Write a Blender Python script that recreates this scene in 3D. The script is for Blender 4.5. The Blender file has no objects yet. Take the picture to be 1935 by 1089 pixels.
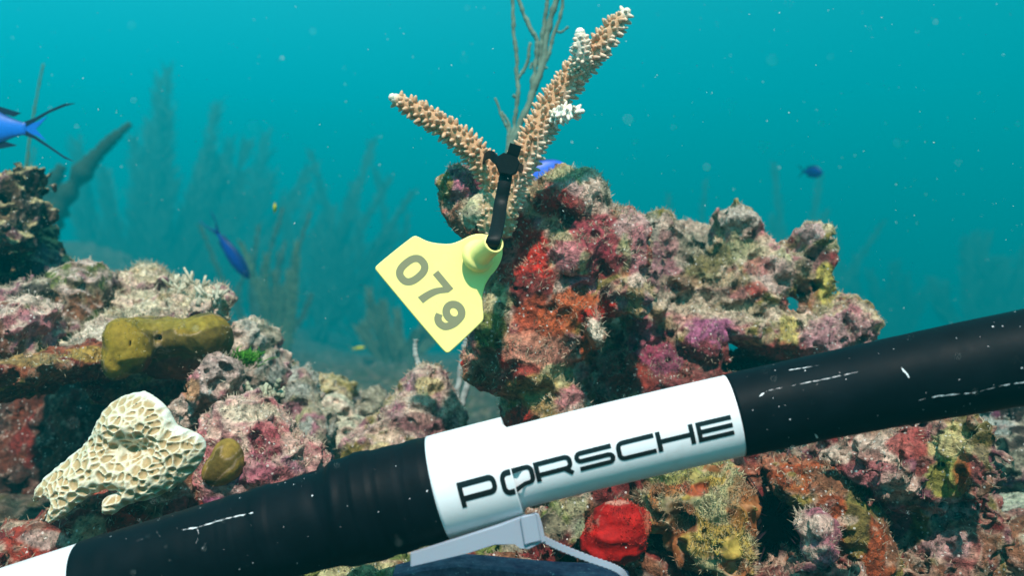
import bpy, math, random
import numpy as np
from mathutils import Vector
random.seed(7)
RS = np.random.RandomState(11)
SC = bpy.context.scene
COL = SC.collection
R = math.radians
F = 1745.0; CX = 967.5; CY = 544.5           # focal length and centre in photograph pixels

# ------------------------------------------------------------------ camera
cd = bpy.data.cameras.new('camera'); cam = bpy.data.objects.new('camera', cd); COL.objects.link(cam)
cam.rotation_euler = (R(90), 0, 0); cd.sensor_width = 36; cd.lens = 36 * F / 1935
cd.clip_start = 0.01; cd.clip_end = 200
cd.dof.use_dof = True; cd.dof.focus_distance = 0.48; cd.dof.aperture_fstop = 10
SC.camera = cam
# ------------------------------------------------------------------ world and sun
SUN_EL, SUN_AZ = 55.0, 2.0                    # azimuth: behind the camera
w = bpy.data.worlds.new('World'); SC.world = w; w.use_nodes = True
nt = w.node_tree; nt.nodes.clear()
def wn(t): return nt.nodes.new(t)
out = wn('ShaderNodeOutputWorld'); bg = wn('ShaderNodeBackground'); bg2 = wn('ShaderNodeBackground'); add = wn('ShaderNodeAddShader')
sky = wn('ShaderNodeTexSky'); sky.sky_type = 'NISHITA'; sky.sun_disc = False
sky.sun_elevation = R(SUN_EL); sky.sun_rotation = R(180 - SUN_AZ)
tc = wn('ShaderNodeTexCoord'); sep = wn('ShaderNodeSeparateXYZ'); ramp = wn('ShaderNodeValToRGB')
# daylight only comes down through the surface overhead (Snell's window); all other directions are lit water
mr = wn('ShaderNodeMapRange'); mr.inputs['From Min'].default_value = 0.45; mr.inputs['From Max'].default_value = 0.8
mul = wn('ShaderNodeVectorMath'); mul.operation = 'SCALE'
nt.links.new(tc.outputs['Generated'], sep.inputs[0]); nt.links.new(sep.outputs['Z'], mr.inputs['Value'])
nt.links.new(sky.outputs[0], mul.inputs[0]); nt.links.new(mr.outputs[0], mul.inputs['Scale'])
nt.links.new(mul.outputs[0], bg.inputs['Color']); bg.inputs['Strength'].default_value = 0.06
ma = wn('ShaderNodeMath'); ma.operation = 'MULTIPLY_ADD'; ma.inputs[1].default_value = 0.5; ma.inputs[2].default_value = 0.5
nt.links.new(sep.outputs['Z'], ma.inputs[0]); nt.links.new(ma.outputs[0], ramp.inputs[0])
cr = ramp.color_ramp; cr.elements[0].position = 0.0; cr.elements[0].color = (0.0, 0.022, 0.03, 1)
cr.elements[1].position = 1.0; cr.elements[1].color = (0.30, 0.33, 0.35, 1)
for p, c in ((0.42, (0.0, 0.06, 0.07)), (0.50, (0.0, 0.17, 0.20)), (0.60, (0.0, 0.56, 0.80)), (0.72, (0.06, 0.45, 0.55))):
    e = cr.elements.new(p); e.color = (*c, 1)
side = wn('ShaderNodeMath'); side.operation = 'MULTIPLY_ADD'; side.inputs[1].default_value = -0.9; side.inputs[2].default_value = 1.1
nt.links.new(sep.outputs['X'], side.inputs[0]); sm = wn('ShaderNodeVectorMath'); sm.operation = 'SCALE'
nt.links.new(ramp.outputs[0], sm.inputs[0]); nt.links.new(side.outputs[0], sm.inputs['Scale'])
nt.links.new(sm.outputs[0], bg2.inputs['Color']); bg2.inputs['Strength'].default_value = 0.62
nt.links.new(bg.outputs[0], add.inputs[0]); nt.links.new(bg2.outputs[0], add.inputs[1]); nt.links.new(add.outputs[0], out.inputs[0])
sd = bpy.data.lights.new('sun', 'SUN'); sun = bpy.data.objects.new('sun', sd); COL.objects.link(sun)
sd.energy = 4.7; sd.angle = R(1.5); sd.color = (1.0, 0.93, 0.86)
sdir = Vector((math.cos(R(SUN_EL)) * math.sin(R(SUN_AZ)), -math.cos(R(SUN_EL)) * math.cos(R(SUN_AZ)), math.sin(R(SUN_EL))))
sun.rotation_euler = sdir.to_track_quat('Z', 'Y').to_euler(); sun.location = sdir * 3
vs = SC.view_settings; vs.view_transform = 'Standard'; vs.look = 'None'; vs.exposure = 0.80; vs.gamma = 1
SC.cycles.use_denoising = True; SC.cycles.volume_bounces = 0; SC.cycles.max_bounces = 5; SC.cycles.diffuse_bounces = 3
SC.cycles.transparent_max_bounces = 8; SC.cycles.use_adaptive_sampling = False

# ------------------------------------------------------------------ helpers
def at(px, py, Y): return np.array(((px - CX) / F * Y, Y, -(py - CY) / F * Y))
def s2l(c):
    c = np.asarray(c, float) / 255.0
    return np.where(c <= 0.04045, c / 12.92, ((c + 0.055) / 1.055) ** 2.4)
_p = np.arange(256); np.random.RandomState(3).shuffle(_p); PERM = np.concatenate([_p, _p, _p]).astype(np.int32)
_g = np.random.RandomState(5).normal(size=(256, 3)); GRAD = (_g / np.linalg.norm(_g, axis=1)[:, None]).astype(np.float32)
RND = np.random.RandomState(9).rand(256, 4).astype(np.float32)
def hsh(i, j, k): return PERM[PERM[PERM[i & 255] + (j & 255)] + (k & 255)]
def noise(P):                                  # Perlin noise, about -1..1
    P = np.asarray(P, np.float32); Pi = np.floor(P).astype(np.int32); f = P - Pi
    u = f * f * f * (f * (f * 6 - 15) + 10); res = 0
    for dx in (0, 1):
        wx = u[:, 0] if dx else 1 - u[:, 0]
        for dy in (0, 1):
            wy = u[:, 1] if dy else 1 - u[:, 1]
            for dz in (0, 1):
                wz = u[:, 2] if dz else 1 - u[:, 2]
                g = GRAD[hsh(Pi[:, 0] + dx, Pi[:, 1] + dy, Pi[:, 2] + dz)]
                dot = g[:, 0] * (f[:, 0] - dx) + g[:, 1] * (f[:, 1] - dy) + g[:, 2] * (f[:, 2] - dz)
                res = res + wx * wy * wz * dot
    return res * 1.7
def fbm(P, o=3, lac=2.1, g=0.5):
    a, s, t = 1.0, 0, 0
    P = np.asarray(P, np.float32)
    for i in range(o):
        s = s + a * noise(P + 17.3 * i); t += a; a *= g; P = P * lac
    return s / t
def worley(P, second=False):                   # distance to nearest feature point, its id
    P = np.asarray(P, np.float32); Pi = np.floor(P).astype(np.int32)
    best = np.full(len(P), 9.0, np.float32); b2 = best.copy(); bid = np.zeros(len(P), np.int32)
    for dx in (-1, 0, 1):
        for dy in (-1, 0, 1):
            for dz in (-1, 0, 1):
                h = hsh(Pi[:, 0] + dx, Pi[:, 1] + dy, Pi[:, 2] + dz); r = RND[h]
                d = np.sqrt((Pi[:, 0] + dx + r[:, 0] - P[:, 0]) ** 2 + (Pi[:, 1] + dy + r[:, 1] - P[:, 1]) ** 2 + (Pi[:, 2] + dz + r[:, 2] - P[:, 2]) ** 2)
                m = d < best
                b2 = np.where(m, best, np.minimum(b2, d)); best = np.where(m, d, best); bid = np.where(m, h, bid)
    return (best, b2, bid) if second else (best, bid)
def sst(a, b, x):
    t = np.clip((x - a) / (b - a), 0, 1); return t * t * (3 - 2 * t)

def make_mesh(name, V, Fc, mats, parent=None, col=None, smooth=True, link=True):
    me = bpy.data.meshes.new(name); V = np.asarray(V, np.float32)
    if isinstance(Fc, np.ndarray):
        n, k = Fc.shape
        me.vertices.add(len(V)); me.vertices.foreach_set('co', V.ravel())
        me.loops.add(n * k); me.loops.foreach_set('vertex_index', Fc.astype(np.int32).ravel())
        me.polygons.add(n); me.polygons.foreach_set('loop_start', (np.arange(n) * k).astype(np.int32))
        me.update(calc_edges=True); me.validate()
    else:
        me.from_pydata(V.tolist(), [], Fc)
    me.polygons.foreach_set('use_smooth', [smooth] * len(me.polygons))
    if col is not None:
        a = me.color_attributes.new('Col', 'FLOAT_COLOR', 'POINT')
        c = np.ones((len(V), 4), np.float32); c[:, :3] = col; a.data.foreach_set('color', c.ravel())
    for m in (mats if isinstance(mats, (list, tuple)) else [mats]): me.materials.append(m)
    me.update()
    o = bpy.data.objects.new(name, me)
    COL.objects.link(o)
    if parent: o.parent = parent
    return o
def tag(o, label=None, cat=None, group=None, kind=None):
    if label: o['label'] = label
    if cat: o['category'] = cat
    if group: o['group'] = group
    if kind: o['kind'] = kind
    return o
def empty(name, label, cat, group=None):
    o = bpy.data.objects.new(name, None); o.empty_display_size = 0.02; COL.objects.link(o); return tag(o, label, cat, group)

def nets(D, org, h):                           # surface nets: triangle-free isosurface of grid D at zero
    ins = D < 0
    nx, ny, nz = D.shape
    c = ins[:-1, :-1, :-1].astype(np.int8)
    cnt = sum(ins[i:nx - 1 + i, j:ny - 1 + j, k:nz - 1 + k].astype(np.int8) for i in (0, 1) for j in (0, 1) for k in (0, 1))
    act = np.argwhere((cnt > 0) & (cnt < 8))
    idx = np.full((nx - 1, ny - 1, nz - 1), -1, np.int32)
    idx[act[:, 0], act[:, 1], act[:, 2]] = np.arange(len(act))
    acc = np.zeros((len(act), 3), np.float32); n = np.zeros(len(act), np.float32)
    cor = [(i, j, k) for i in (0, 1) for j in (0, 1) for k in (0, 1)]
    val = {q: D[act[:, 0] + q[0], act[:, 1] + q[1], act[:, 2] + q[2]] for q in cor}
    for a in cor:
        for ax in range(3):
            if a[ax] == 0:
                b = list(a); b[ax] = 1; b = tuple(b)
                va, vb = val[a], val[b]; m = (va < 0) != (vb < 0)
                t = np.where(m, va / np.where(m, va - vb, 1), 0)
                p = np.zeros((len(act), 3), np.float32); p[:] = a; p[:, ax] = t
                acc += p * m[:, None]; n += m
    V = (act + acc / n[:, None]) * h + org
    Q = []
    for ax in range(3):
        o1, o2 = [q for q in range(3) if q != ax]
        sl0 = [slice(None)] * 3; sl1 = [slice(None)] * 3
        sl0[ax] = slice(0, -1); sl1[ax] = slice(1, None)
        e = ins[tuple(sl0)] != ins[tuple(sl1)]
        E = np.argwhere(e); E = E[(E[:, o1] > 0) & (E[:, o2] > 0)]
        E = E[(E[:, o1] < D.shape[o1] - 1) & (E[:, o2] < D.shape[o2] - 1)]
        def g(d1, d2):
            q = E.copy(); q[:, o1] -= d1; q[:, o2] -= d2; return idx[q[:, 0], q[:, 1], q[:, 2]]
        q = np.stack([g(1, 1), g(0, 1), g(0, 0), g(1, 0)], 1)
        fl = ins[E[:, 0], E[:, 1], E[:, 2]]
        if ax == 1: fl = ~fl
        q[~fl] = q[~fl][:, ::-1]
        Q.append(q)
    Q = np.concatenate(Q); Q = Q[(Q >= 0).all(1)]
    # drop small loose islands
    lab = np.arange(len(V))
    for _ in range(200):
        m = lab[Q].min(1); new = lab.copy()
        for k in range(4): np.minimum.at(new, Q[:, k], m)
        new = new[new]
        if (new == lab).all(): break
        lab = new
    cntl = np.bincount(lab, minlength=len(V)); keep = cntl[lab] >= max(150, 0.03 * len(V))
    mp = np.cumsum(keep) - 1; Q = Q[keep[Q[:, 0]]]; Q = mp[Q]; V = V[keep]
    return V.astype(np.float32), Q
def vnormals(V, Q):
    a = V[Q[:, 2]] - V[Q[:, 0]]; b = V[Q[:, 3]] - V[Q[:, 1]] if Q.shape[1] == 4 else V[Q[:, 1]] - V[Q[:, 0]]
    fn = np.cross(a, b) if Q.shape[1] == 4 else np.cross(b, a)
    N = np.zeros_like(V)
    for k in range(Q.shape[1]): np.add.at(N, Q[:, k], fn)
    return N / (np.linalg.norm(N, axis=1)[:, None] + 1e-12)

def relax(V, Q, it, lam=.6):
    V = V.copy(); E = np.concatenate([Q[:, [k, (k + 1) % 4]] for k in range(4)]); n = np.bincount(E[:, 0], minlength=len(V)) + np.bincount(E[:, 1], minlength=len(V))
    for _ in range(it):
        S = np.stack([np.bincount(E[:, 0], V[E[:, 1], c], len(V)) + np.bincount(E[:, 1], V[E[:, 0], c], len(V)) for c in range(3)], 1) / np.maximum(n, 1)[:, None]
        V = V + lam * (S - V)
    return V.astype(np.float32)
# ------------------------------------------------------------------ materials
def mat(name, rough=0.6, spec=0.3):
    m = bpy.data.materials.new(name); m.use_nodes = True; b = m.node_tree.nodes['Principled BSDF']
    b.inputs['Roughness'].default_value = rough; b.inputs['Specular IOR Level'].default_value = spec
    return m, m.node_tree, b
def N_(t, ty, **kw):
    n = t.nodes.new(ty)
    for k, v in kw.items():
        if hasattr(n, k): setattr(n, k, v)
        else: n.inputs[k.replace('_', ' ')].default_value = v
    return n
def mathn(t, op, a, b=None, c=None):
    n = t.nodes.new('ShaderNodeMath'); n.operation = op
    for i, v in enumerate((a, b, c)):
        if v is None: continue
        if isinstance(v, (int, float)): n.inputs[i].default_value = v
        else: t.links.new(v, n.inputs[i])
    return n.outputs[0]
def mixc(t, fac, a, b, blend='MIX'):
    n = t.nodes.new('ShaderNodeMix'); n.data_type = 'RGBA'; n.blend_type = blend
    for s, v in ((n.inputs[0], fac), (n.inputs[6], a), (n.inputs[7], b)):
        if isinstance(v, (int, float)): s.default_value = v
        elif isinstance(v, (tuple, list)): s.default_value = (*v[:3], 1)
        else: t.links.new(v, s)
    return n.outputs[2]
def pos(t, scale=1.0):
    c = t.nodes.new('ShaderNodeTexCoord'); return c.outputs['Object']
def noisen(t, co, sc, det=3, ro=0.6):
    n = t.nodes.new('ShaderNodeTexNoise'); n.inputs['Scale'].default_value = sc; n.inputs['Detail'].default_value = det
    n.inputs['Roughness'].default_value = ro; t.links.new(co, n.inputs['Vector']); return n.outputs['Fac']
def mrange(t, v, a, b, c, d):
    n = t.nodes.new('ShaderNodeMapRange'); t.links.new(v, n.inputs[0])
    for i, x in zip((1, 2, 3, 4), (a, b, c, d)): n.inputs[i].default_value = x
    return n.outputs[0]
def bump(t, b, h, dist, strength=1.0, normal=None):
    n = t.nodes.new('ShaderNodeBump'); n.inputs['Distance'].default_value = dist; n.inputs['Strength'].default_value = strength
    t.links.new(h, n.inputs['Height'])
    if normal: t.links.new(normal, n.inputs['Normal'])
    t.links.new(n.outputs[0], b.inputs['Normal']); return n.outputs[0]
def vcol(t):
    n = t.nodes.new('ShaderNodeVertexColor'); n.layer_name = 'Col'; return n.outputs['Color']

def reef_mat(name, specks=1.0, contrast=0.85, bumpd=0.0012):
    m, t, b = mat(name, 0.75, 0.25); co = pos(t); c = vcol(t)
    n1 = noisen(t, co, 260, 5, 0.7); n2 = noisen(t, co, 90, 4, 0.65)
    k = mathn(t, 'MULTIPLY', mrange(t, n1, 0.3, 0.7, 1 - contrast, 1 + contrast), mrange(t, n2, 0.3, 0.7, 0.72, 1.3))
    sc = t.nodes.new('ShaderNodeVectorMath'); sc.operation = 'SCALE'; t.links.new(c, sc.inputs[0]); t.links.new(k, sc.inputs['Scale'])
    v = N_(t, 'ShaderNodeTexVoronoi'); v.inputs['Scale'].default_value = 420; t.links.new(co, v.inputs['Vector'])
    sepc = t.nodes.new('ShaderNodeSeparateColor'); t.links.new(v.outputs['Color'], sepc.inputs[0])
    sp = mathn(t, 'MULTIPLY', mathn(t, 'LESS_THAN', v.outputs['Distance'], 0.30), mathn(t, 'GREATER_THAN', sepc.outputs[0], 0.86))
    cc = mixc(t, mathn(t, 'MULTIPLY', sp, 0.7 * specks), sc.outputs[0], (0.62, 0.56, 0.50))
    sp2 = mathn(t, 'MULTIPLY', mathn(t, 'LESS_THAN', v.outputs['Distance'], 0.33), mathn(t, 'LESS_THAN', sepc.outputs[0], 0.10))
    cc = mixc(t, mathn(t, 'MULTIPLY', sp2, 0.75), cc, (0.02, 0.012, 0.012))
    t.links.new(cc, b.inputs['Base Color'])
    h = mathn(t, 'ADD', n1, mathn(t, 'MULTIPLY', n2, 1.5))
    h = mathn(t, 'ADD', h, mathn(t, 'MULTIPLY', noisen(t, co, 900, 3), 0.35))
    bump(t, b, h, bumpd * 2.0, 1.0)
    return m
REEF = reef_mat('encrusted_reef_rock')
REEFFAR = reef_mat('encrusted_rock_coarse', 0.5, 0.5, 0.003)
def simple_v(name, rough=0.7, spec=0.2, nsc=400, k=0.25, bd=0.0006, sss=0.0):
    m, t, b = mat(name, rough, spec); co = pos(t); c = vcol(t); n = noisen(t, co, nsc, 4)
    sc = t.nodes.new('ShaderNodeVectorMath'); sc.operation = 'SCALE'; t.links.new(c, sc.inputs[0]); t.links.new(mrange(t, n, 0.3, 0.7, 1 - k, 1 + k), sc.inputs['Scale'])
    t.links.new(sc.outputs[0], b.inputs['Base Color']); bump(t, b, n, bd)
    if sss: b.inputs['Subsurface Weight'].default_value = sss; b.inputs['Subsurface Scale'].default_value = 0.003
    return m
CORAL = simple_v('coral_tissue', 0.55, 0.3, 900, 0.12, 0.0003, 0.15)
TURFM = simple_v('turf_algae', 0.8, 0.1, 300, 0.3, 0.0002)
SPONGE = simple_v('sponge_skin', 0.7, 0.12, 350, 0.22, 0.0006)
PLUMEM = simple_v('sea_plume_tissue', 0.8, 0.1, 60, 0.25, 0.001)
FISHM = simple_v('fish_skin', 0.45, 0.4, 500, 0.08, 0.0001)

# ------------------------------------------------------------------ palette (albedo)
PINK = (0.40, 0.17, 0.21); MAUVE = (0.30, 0.15, 0.21); PALE = (0.56, 0.47, 0.43); MAROON = (0.15, 0.018, 0.02)
RED = (0.42, 0.02, 0.012); ORANGE = (0.42, 0.09, 0.02); OLIVE = (0.20, 0.18, 0.045); TAN = (0.38, 0.31, 0.19)
WHITE = (0.68, 0.64, 0.58); GREY = (0.26, 0.27, 0.22); PURP = (0.22, 0.07, 0.16); DARK = (0.03, 0.022, 0.02)
GREEN = (0.10, 0.15, 0.035); PGREEN = (0.34, 0.37, 0.22); BROWN = (0.17, 0.08, 0.045); BLUEG = (0.30, 0.36, 0.36)

def paint(V, N, pal, patches=(), seed=0, freq=34, top=None, sharp=26):
    cols = np.array([p[0] for p in pal], np.float32); L = []
    warp = np.stack([noise(V * 40 + 5 + seed), noise(V * 40 + 55 + seed), noise(V * 40 + 95 + seed)], 1) * 0.010
    for i, (c, wgt) in enumerate(pal):
        L.append(0.75 * fbm((V + warp) * freq + 31.7 * i + seed * 3.1, 3) + wgt)
    L = np.stack(L, 1) * sharp; L -= L.max(1)[:, None]; W = np.exp(L); W /= W.sum(1)[:, None]
    C = W @ cols
    ws = np.sort(W, 1); rim = (1 - sst(.0, .55, ws[:, -1] - ws[:, -2])) * .45     # crusts grow pale at their margins
    C = C * (1 - rim[:, None]) + np.array((.46, .38, .33), np.float32) * rim[:, None]
    if top is not None:                        # settled sediment and filamentous turf on upward faces
        tw = sst(0.35, 0.85, N[:, 2] + 0.45 * noise(V * 90 + 7)) * top[1]
        C = C * (1 - tw[:, None]) + np.array(top[0], np.float32) * tw[:, None]
    px = V[:, 0] / V[:, 1] * F + CX; py = -V[:, 2] / V[:, 1] * F + CY
    rough = 0.5 * noise(V * 75 + seed + 3) + 0.35 * noise(V * 200 + seed)
    for pt in patches:
        x, y, rx, ry, c = pt[:5]; st = pt[5] if len(pt) > 5 else 0.9
        d = np.sqrt(((px - x) / rx) ** 2 + ((py - y) / ry) ** 2) + 0.6 * rough
        wv = (1 - sst(0.85, 1.12, d)) * st
        C = C * (1 - wv[:, None]) + np.array(c, np.float32) * wv[:, None]
    var = 1 + 0.22 * noise(V * 120 + 9) + 0.25 * noise(V * 330 + 2)
    C = C * np.array((0.92, 0.76, 0.64), np.float32); return np.clip(C * var[:, None], 0.004, 0.85)

def sdf_prims(P, prims, k):
    d = None; carve = []
    for q in prims:
        neg = q[0] == 'c'
        if neg: q = q[1:]
        x, y, rx, ry, Y, rY = q[:6]
        c = at(x, y, Y); r = np.array((rx / F * Y, rY, ry / F * Y), np.float32)
        if len(q) > 6:                         # tilt in the picture plane, degrees
            a = R(q[6]); dx = P[:, 0] - c[0]; dz = P[:, 2] - c[2]
            p = np.stack([dx * math.cos(a) + dz * math.sin(a), P[:, 1] - c[1], -dx * math.sin(a) + dz * math.cos(a)], 1)
        else: p = P - c.astype(np.float32)
        k0 = np.sqrt(((p / r) ** 2).sum(1)) + 1e-6; k1 = np.sqrt(((p / (r * r)) ** 2).sum(1)) + 1e-6
        e = k0 * (k0 - 1) / k1
        if neg: carve.append(e); continue
        if d is None: d = e
        else:
            h = np.clip(0.5 + 0.5 * (d - e) / k, 0, 1); d = d * (1 - h) + e * h - k * h * (1 - h)
    for e in carve: d = np.maximum(d, -e)
    return d
def bounds(prims, pad):
    lo, hi = [], []
    for q in prims:
        if q[0] == 'c': continue
        x, y, rx, ry, Y, rY = q[:6]; c = at(x, y, Y); m = max(rx, ry) if len(q) > 6 else 0
        r = np.array((max(rx, m) / F * Y, rY, max(ry, m) / F * Y)); lo.append(c - r); hi.append(c + r)
    return np.min(lo, 0) - pad, np.max(hi, 0) + pad
def field_mesh(prims, h, k=0.012, amps=(0.010, 0.005, 0.0022), freq=(28, 75, 210), lump=0.004, lumpf=70, pit=0.0, seed=0, fn=None):
    lo, hi = bounds(prims, 0.02); n = np.ceil((hi - lo) / h).astype(int) + 1
    # coarse distance first, then only the band near the surface is refined
    G = [lo[i] + np.arange(n[i]) * h for i in range(3)]
    D = np.empty(n, np.float32)
    st = 3
    Gc = [np.append(g[::st], g[-1] + st * h) for g in G]
    Pc = np.stack(np.meshgrid(*Gc, indexing='ij'), -1).reshape(-1, 3).astype(np.float32)
    Dc = sdf_prims(Pc, prims, k).reshape([len(g) for g in Gc])
    Dn = np.repeat(np.repeat(np.repeat(Dc, st, 0), st, 1), st, 2)[:n[0], :n[1], :n[2]]
    D[:] = Dn
    band = np.abs(Dn) < sum(amps) * 0.9 + lump + 4.5 * h
    I = np.argwhere(band); P = (I * h + lo).astype(np.float32)
    d = np.empty(len(P), np.float32)
    for s in range(0, len(P), 400000):
        p = P[s:s + 400000]; e = sdf_prims(p, prims, k); q = p + seed * 1.37
        e = e + amps[0] * fbm(q * freq[0], 2)
        rn = noise(q * freq[1]); e = e + amps[1] * (2 * np.abs(rn) - 0.6)
        e = e + amps[2] * fbm(q * freq[2], 2)
        if lump:
            f1, _ = worley(q * lumpf + noise(q * 60)[:, None] * 0.3); e = e + lump * (f1 * 1.6 - 0.8)
        if pit:
            f1, fid = worley(q * 95 + 3.3); rr = pit * RND[fid][:, 3]
            e = np.maximum(e, np.where(RND[fid][:, 2] > 0.55, (rr - f1) / 95, -1))
        if fn is not None: e = fn(p, e)
        d[s:s + 400000] = e
    D[band] = d
    D[0], D[-1], D[:, 0], D[:, -1], D[:, :, 0], D[:, :, -1] = [np.maximum(x, h) for x in (D[0], D[-1], D[:, 0], D[:, -1], D[:, :, 0], D[:, :, -1])]
    V, Q = nets(D, lo.astype(np.float32), h)
    N = vnormals(V, Q)
    c = V.mean(0)
    if ((V - c) * N).sum() < 0: Q = Q[:, ::-1].copy(); N = -N
    return V, Q, N

def turf_mesh(name, parent, V, N, C, n, L=(0.002, 0.005), wd=0.00025, up=0.35, sel=None, tint=(0.42, 0.38, 0.26), mixt=0.6, seed=1):
    rs = np.random.RandomState(seed)
    wgt = np.clip(0.35 + N[:, 2], 0, 1) + np.clip(-N[:, 1], 0, 1) * 0.35
    if sel is not None: wgt = wgt * sel
    wgt = wgt * (noise(V * 60 + seed) > -0.15); s = wgt.sum()
    if s <= 0: return
    i = rs.choice(len(V), n, p=wgt / s)
    base = V[i] + rs.normal(0, 0.0006, (n, 3)); d = N[i] + rs.normal(0, 0.45, (n, 3)) + np.array((0, 0, up)); d /= np.linalg.norm(d, axis=1)[:, None]
    s1 = np.cross(d, rs.normal(size=(n, 3))); s1 /= np.linalg.norm(s1, axis=1)[:, None] + 1e-9
    ln = rs.uniform(L[0], L[1], n)[:, None]; bend = np.cross(d, s1) * ln * rs.uniform(-.5, .5, (n, 1))
    base = base - d * 0.0006
    A = base - s1 * wd; B = base + s1 * wd; M1 = base + d * ln * .55 + bend * .4 - s1 * wd * .7; M2 = base + d * ln * .55 + bend * .4 + s1 * wd * .7; T = base + d * ln + bend
    VV = np.stack([A, B, M2, M1, T], 1).reshape(-1, 3); o = np.arange(n) * 5
    Fc = np.concatenate([np.stack([o, o + 1, o + 2], 1), np.stack([o, o + 2, o + 3], 1), np.stack([o + 3, o + 2, o + 4], 1)])
    cc = C[i] * (1 - mixt) + np.array(tint) * mixt; cc = cc * rs.uniform(.6, 1.3, (n, 1)); cc = np.repeat(cc, 5, 0)
    ob = make_mesh(name, VV, Fc, TURFM, parent, cc); ob['kind'] = 'stuff'; return ob

def rock(label, prims, pal, patches=(), h=0.0015, seed=0, top=None, cat='reef rock', name='reef_rock', turf=0, turfL=(0.002, 0.005), tint=(0.42, 0.38, 0.26), m=None, group=None, freq_p=34, **kw):
    V, Q, N = field_mesh(prims, h, seed=seed, **kw)
    V = V + N * (0.0005 * noise(V * 420 + seed) + 0.0003 * noise(V * 900))[:, None] * (h / .0013) if h < .002 else V
    C = paint(V, N, pal, patches, seed, top=top, freq=freq_p)
    o = make_mesh(name, V, Q, m or REEF, None, C); tag(o, label, cat, group)
    if turf: turf_mesh('algae_turf', o, V, N, C, turf, turfL, tint=tint, seed=seed + 1)
    return o, (V, N, C)

def smooth_path(pts, n):
    pts = np.asarray(pts, float); m = len(pts)
    ext = np.vstack([2 * pts[0] - pts[1], pts, 2 * pts[-1] - pts[-2]]); out = []
    for u in np.linspace(0, m - 1, n):
        i = min(int(u), m - 2); t = u - i; p0, p1, p2, p3 = ext[i:i + 4]
        out.append(0.5 * (2 * p1 + (p2 - p0) * t + (2 * p0 - 5 * p1 + 4 * p2 - p3) * t * t + (3 * p1 - p0 - 3 * p2 + p3) * t ** 3))
    return np.array(out)
def tube_geo(path, rad, seg=8, cap=True, flat=1.0, up=(0, -1, 0)):
    path = np.asarray(path, float); n = len(path); T = np.gradient(path, axis=0); T /= np.linalg.norm(T, axis=1)[:, None]
    e = np.array(up, float); V = []; th = np.arange(seg) * 2 * math.pi / seg
    for i in range(n):
        e = e - T[i] * e.dot(T[i]); e /= np.linalg.norm(e) + 1e-12; f = np.cross(T[i], e); r = rad[i] if np.ndim(rad) else rad
        V.append(path[i] + r * (np.cos(th)[:, None] * e * flat + np.sin(th)[:, None] * f))
    V = np.concatenate(V); Fc = []
    for i in range(n - 1):
        for j in range(seg):
            a = i * seg + j; b = i * seg + (j + 1) % seg; Fc.append((a, b, b + seg, a + seg))
    if cap: Fc.append(tuple(range(seg))[::-1]); Fc.append(tuple(range((n - 1) * seg, n * seg)))
    return V, Fc
class MB:
    def __init__(s): s.V = []; s.F = []; s.C = []; s.n = 0
    def add(s, V, Fc, c=(1, 1, 1)):
        V = np.asarray(V, float); s.V.append(V); s.F += [tuple(int(a) + s.n for a in f) for f in Fc]
        c = np.asarray(c, float); s.C.append(np.broadcast_to(c, (len(V), 3)) if c.ndim == 1 else c); s.n += len(V); return s
    def build(s, name, m, parent=None, smooth=True, col=True):
        return make_mesh(name, np.concatenate(s.V), s.F, m, parent, np.concatenate(s.C) if col else None, smooth)
def P3(pts): return [at(*p) for p in pts]
# ------------------------------------------------------------------ water between here and there
m = bpy.data.materials.new('sea_water_haze'); m.use_nodes = True; t = m.node_tree; t.nodes.clear()
o_ = t.nodes.new('ShaderNodeOutputMaterial'); pv = t.nodes.new('ShaderNodeVolumePrincipled')
pv.inputs['Color'].default_value = (0.0, 0.93, 1.0, 1); pv.inputs['Density'].default_value = 0.115; pv.inputs['Anisotropy'].default_value = 0.38
t.links.new(pv.outputs[0], o_.inputs['Volume'])
x0, x1, y0, y1, z0, z1 = -20, 20, -1.5, 26, -2.5, 4.5
V = [(x, y, z) for x in (x0, x1) for y in (y0, y1) for z in (z0, z1)]
hz = make_mesh('haze', V, [(0, 1, 3, 2), (4, 6, 7, 5), (0, 4, 5, 1), (2, 3, 7, 6), (0, 2, 6, 4), (1, 5, 7, 3)], m, smooth=False); hz['kind'] = 'stuff'

# ------------------------------------------------------------------ sea bed
def bed_z(X, Y):
    P = np.stack([X, Y, X * 0], 1)
    z = -0.17 - 0.14 * sst(0.75, 1.3, Y) - 0.065 * np.clip(Y - 3, 0, 30) + 0.40 * sst(1.6, 4.5, -X) * sst(3, 7, Y) + 0.15 * sst(0.2, 1.6, -X - 0.15 * Y) * sst(0.9, 2.0, Y)
    z = z + 0.05 * fbm(P * 2.1, 3) * sst(1, 2.5, Y) + 0.018 * fbm(P * 9, 3)
    f1, _ = worley(np.stack([X * 9, Y * 9, X * 0 + 0.5], 1)); z = z + 0.035 * (0.5 - f1) * sst(.9, 1.4, Y)
    f1, _ = worley(np.stack([X * 42, Y * 42, X * 0 + 0.5], 1)); z = z + 0.008 * (0.6 - f1) + 0.004 * fbm(P * 60, 2)
    return z
nu, nv = 460, 660
u = np.linspace(-1, 1, nu); v = np.linspace(0, 1, nv); Yv = v
UU, VV = np.meshgrid(u, v, indexing='ij'); YY = 0.05 + 0.35 * VV + 24.5 * VV ** 3.4
XX = UU * (0.75 + 0.58 * YY) 
X = XX.ravel(); Y = YY.ravel(); Z = bed_z(X, Y); V = np.stack([X, Y, Z], 1)
ii = np.arange(nu * nv).reshape(nu, nv); Q = np.stack([ii[:-1, :-1], ii[1:, :-1], ii[1:, 1:], ii[:-1, 1:]], -1).reshape(-1, 4)
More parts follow.
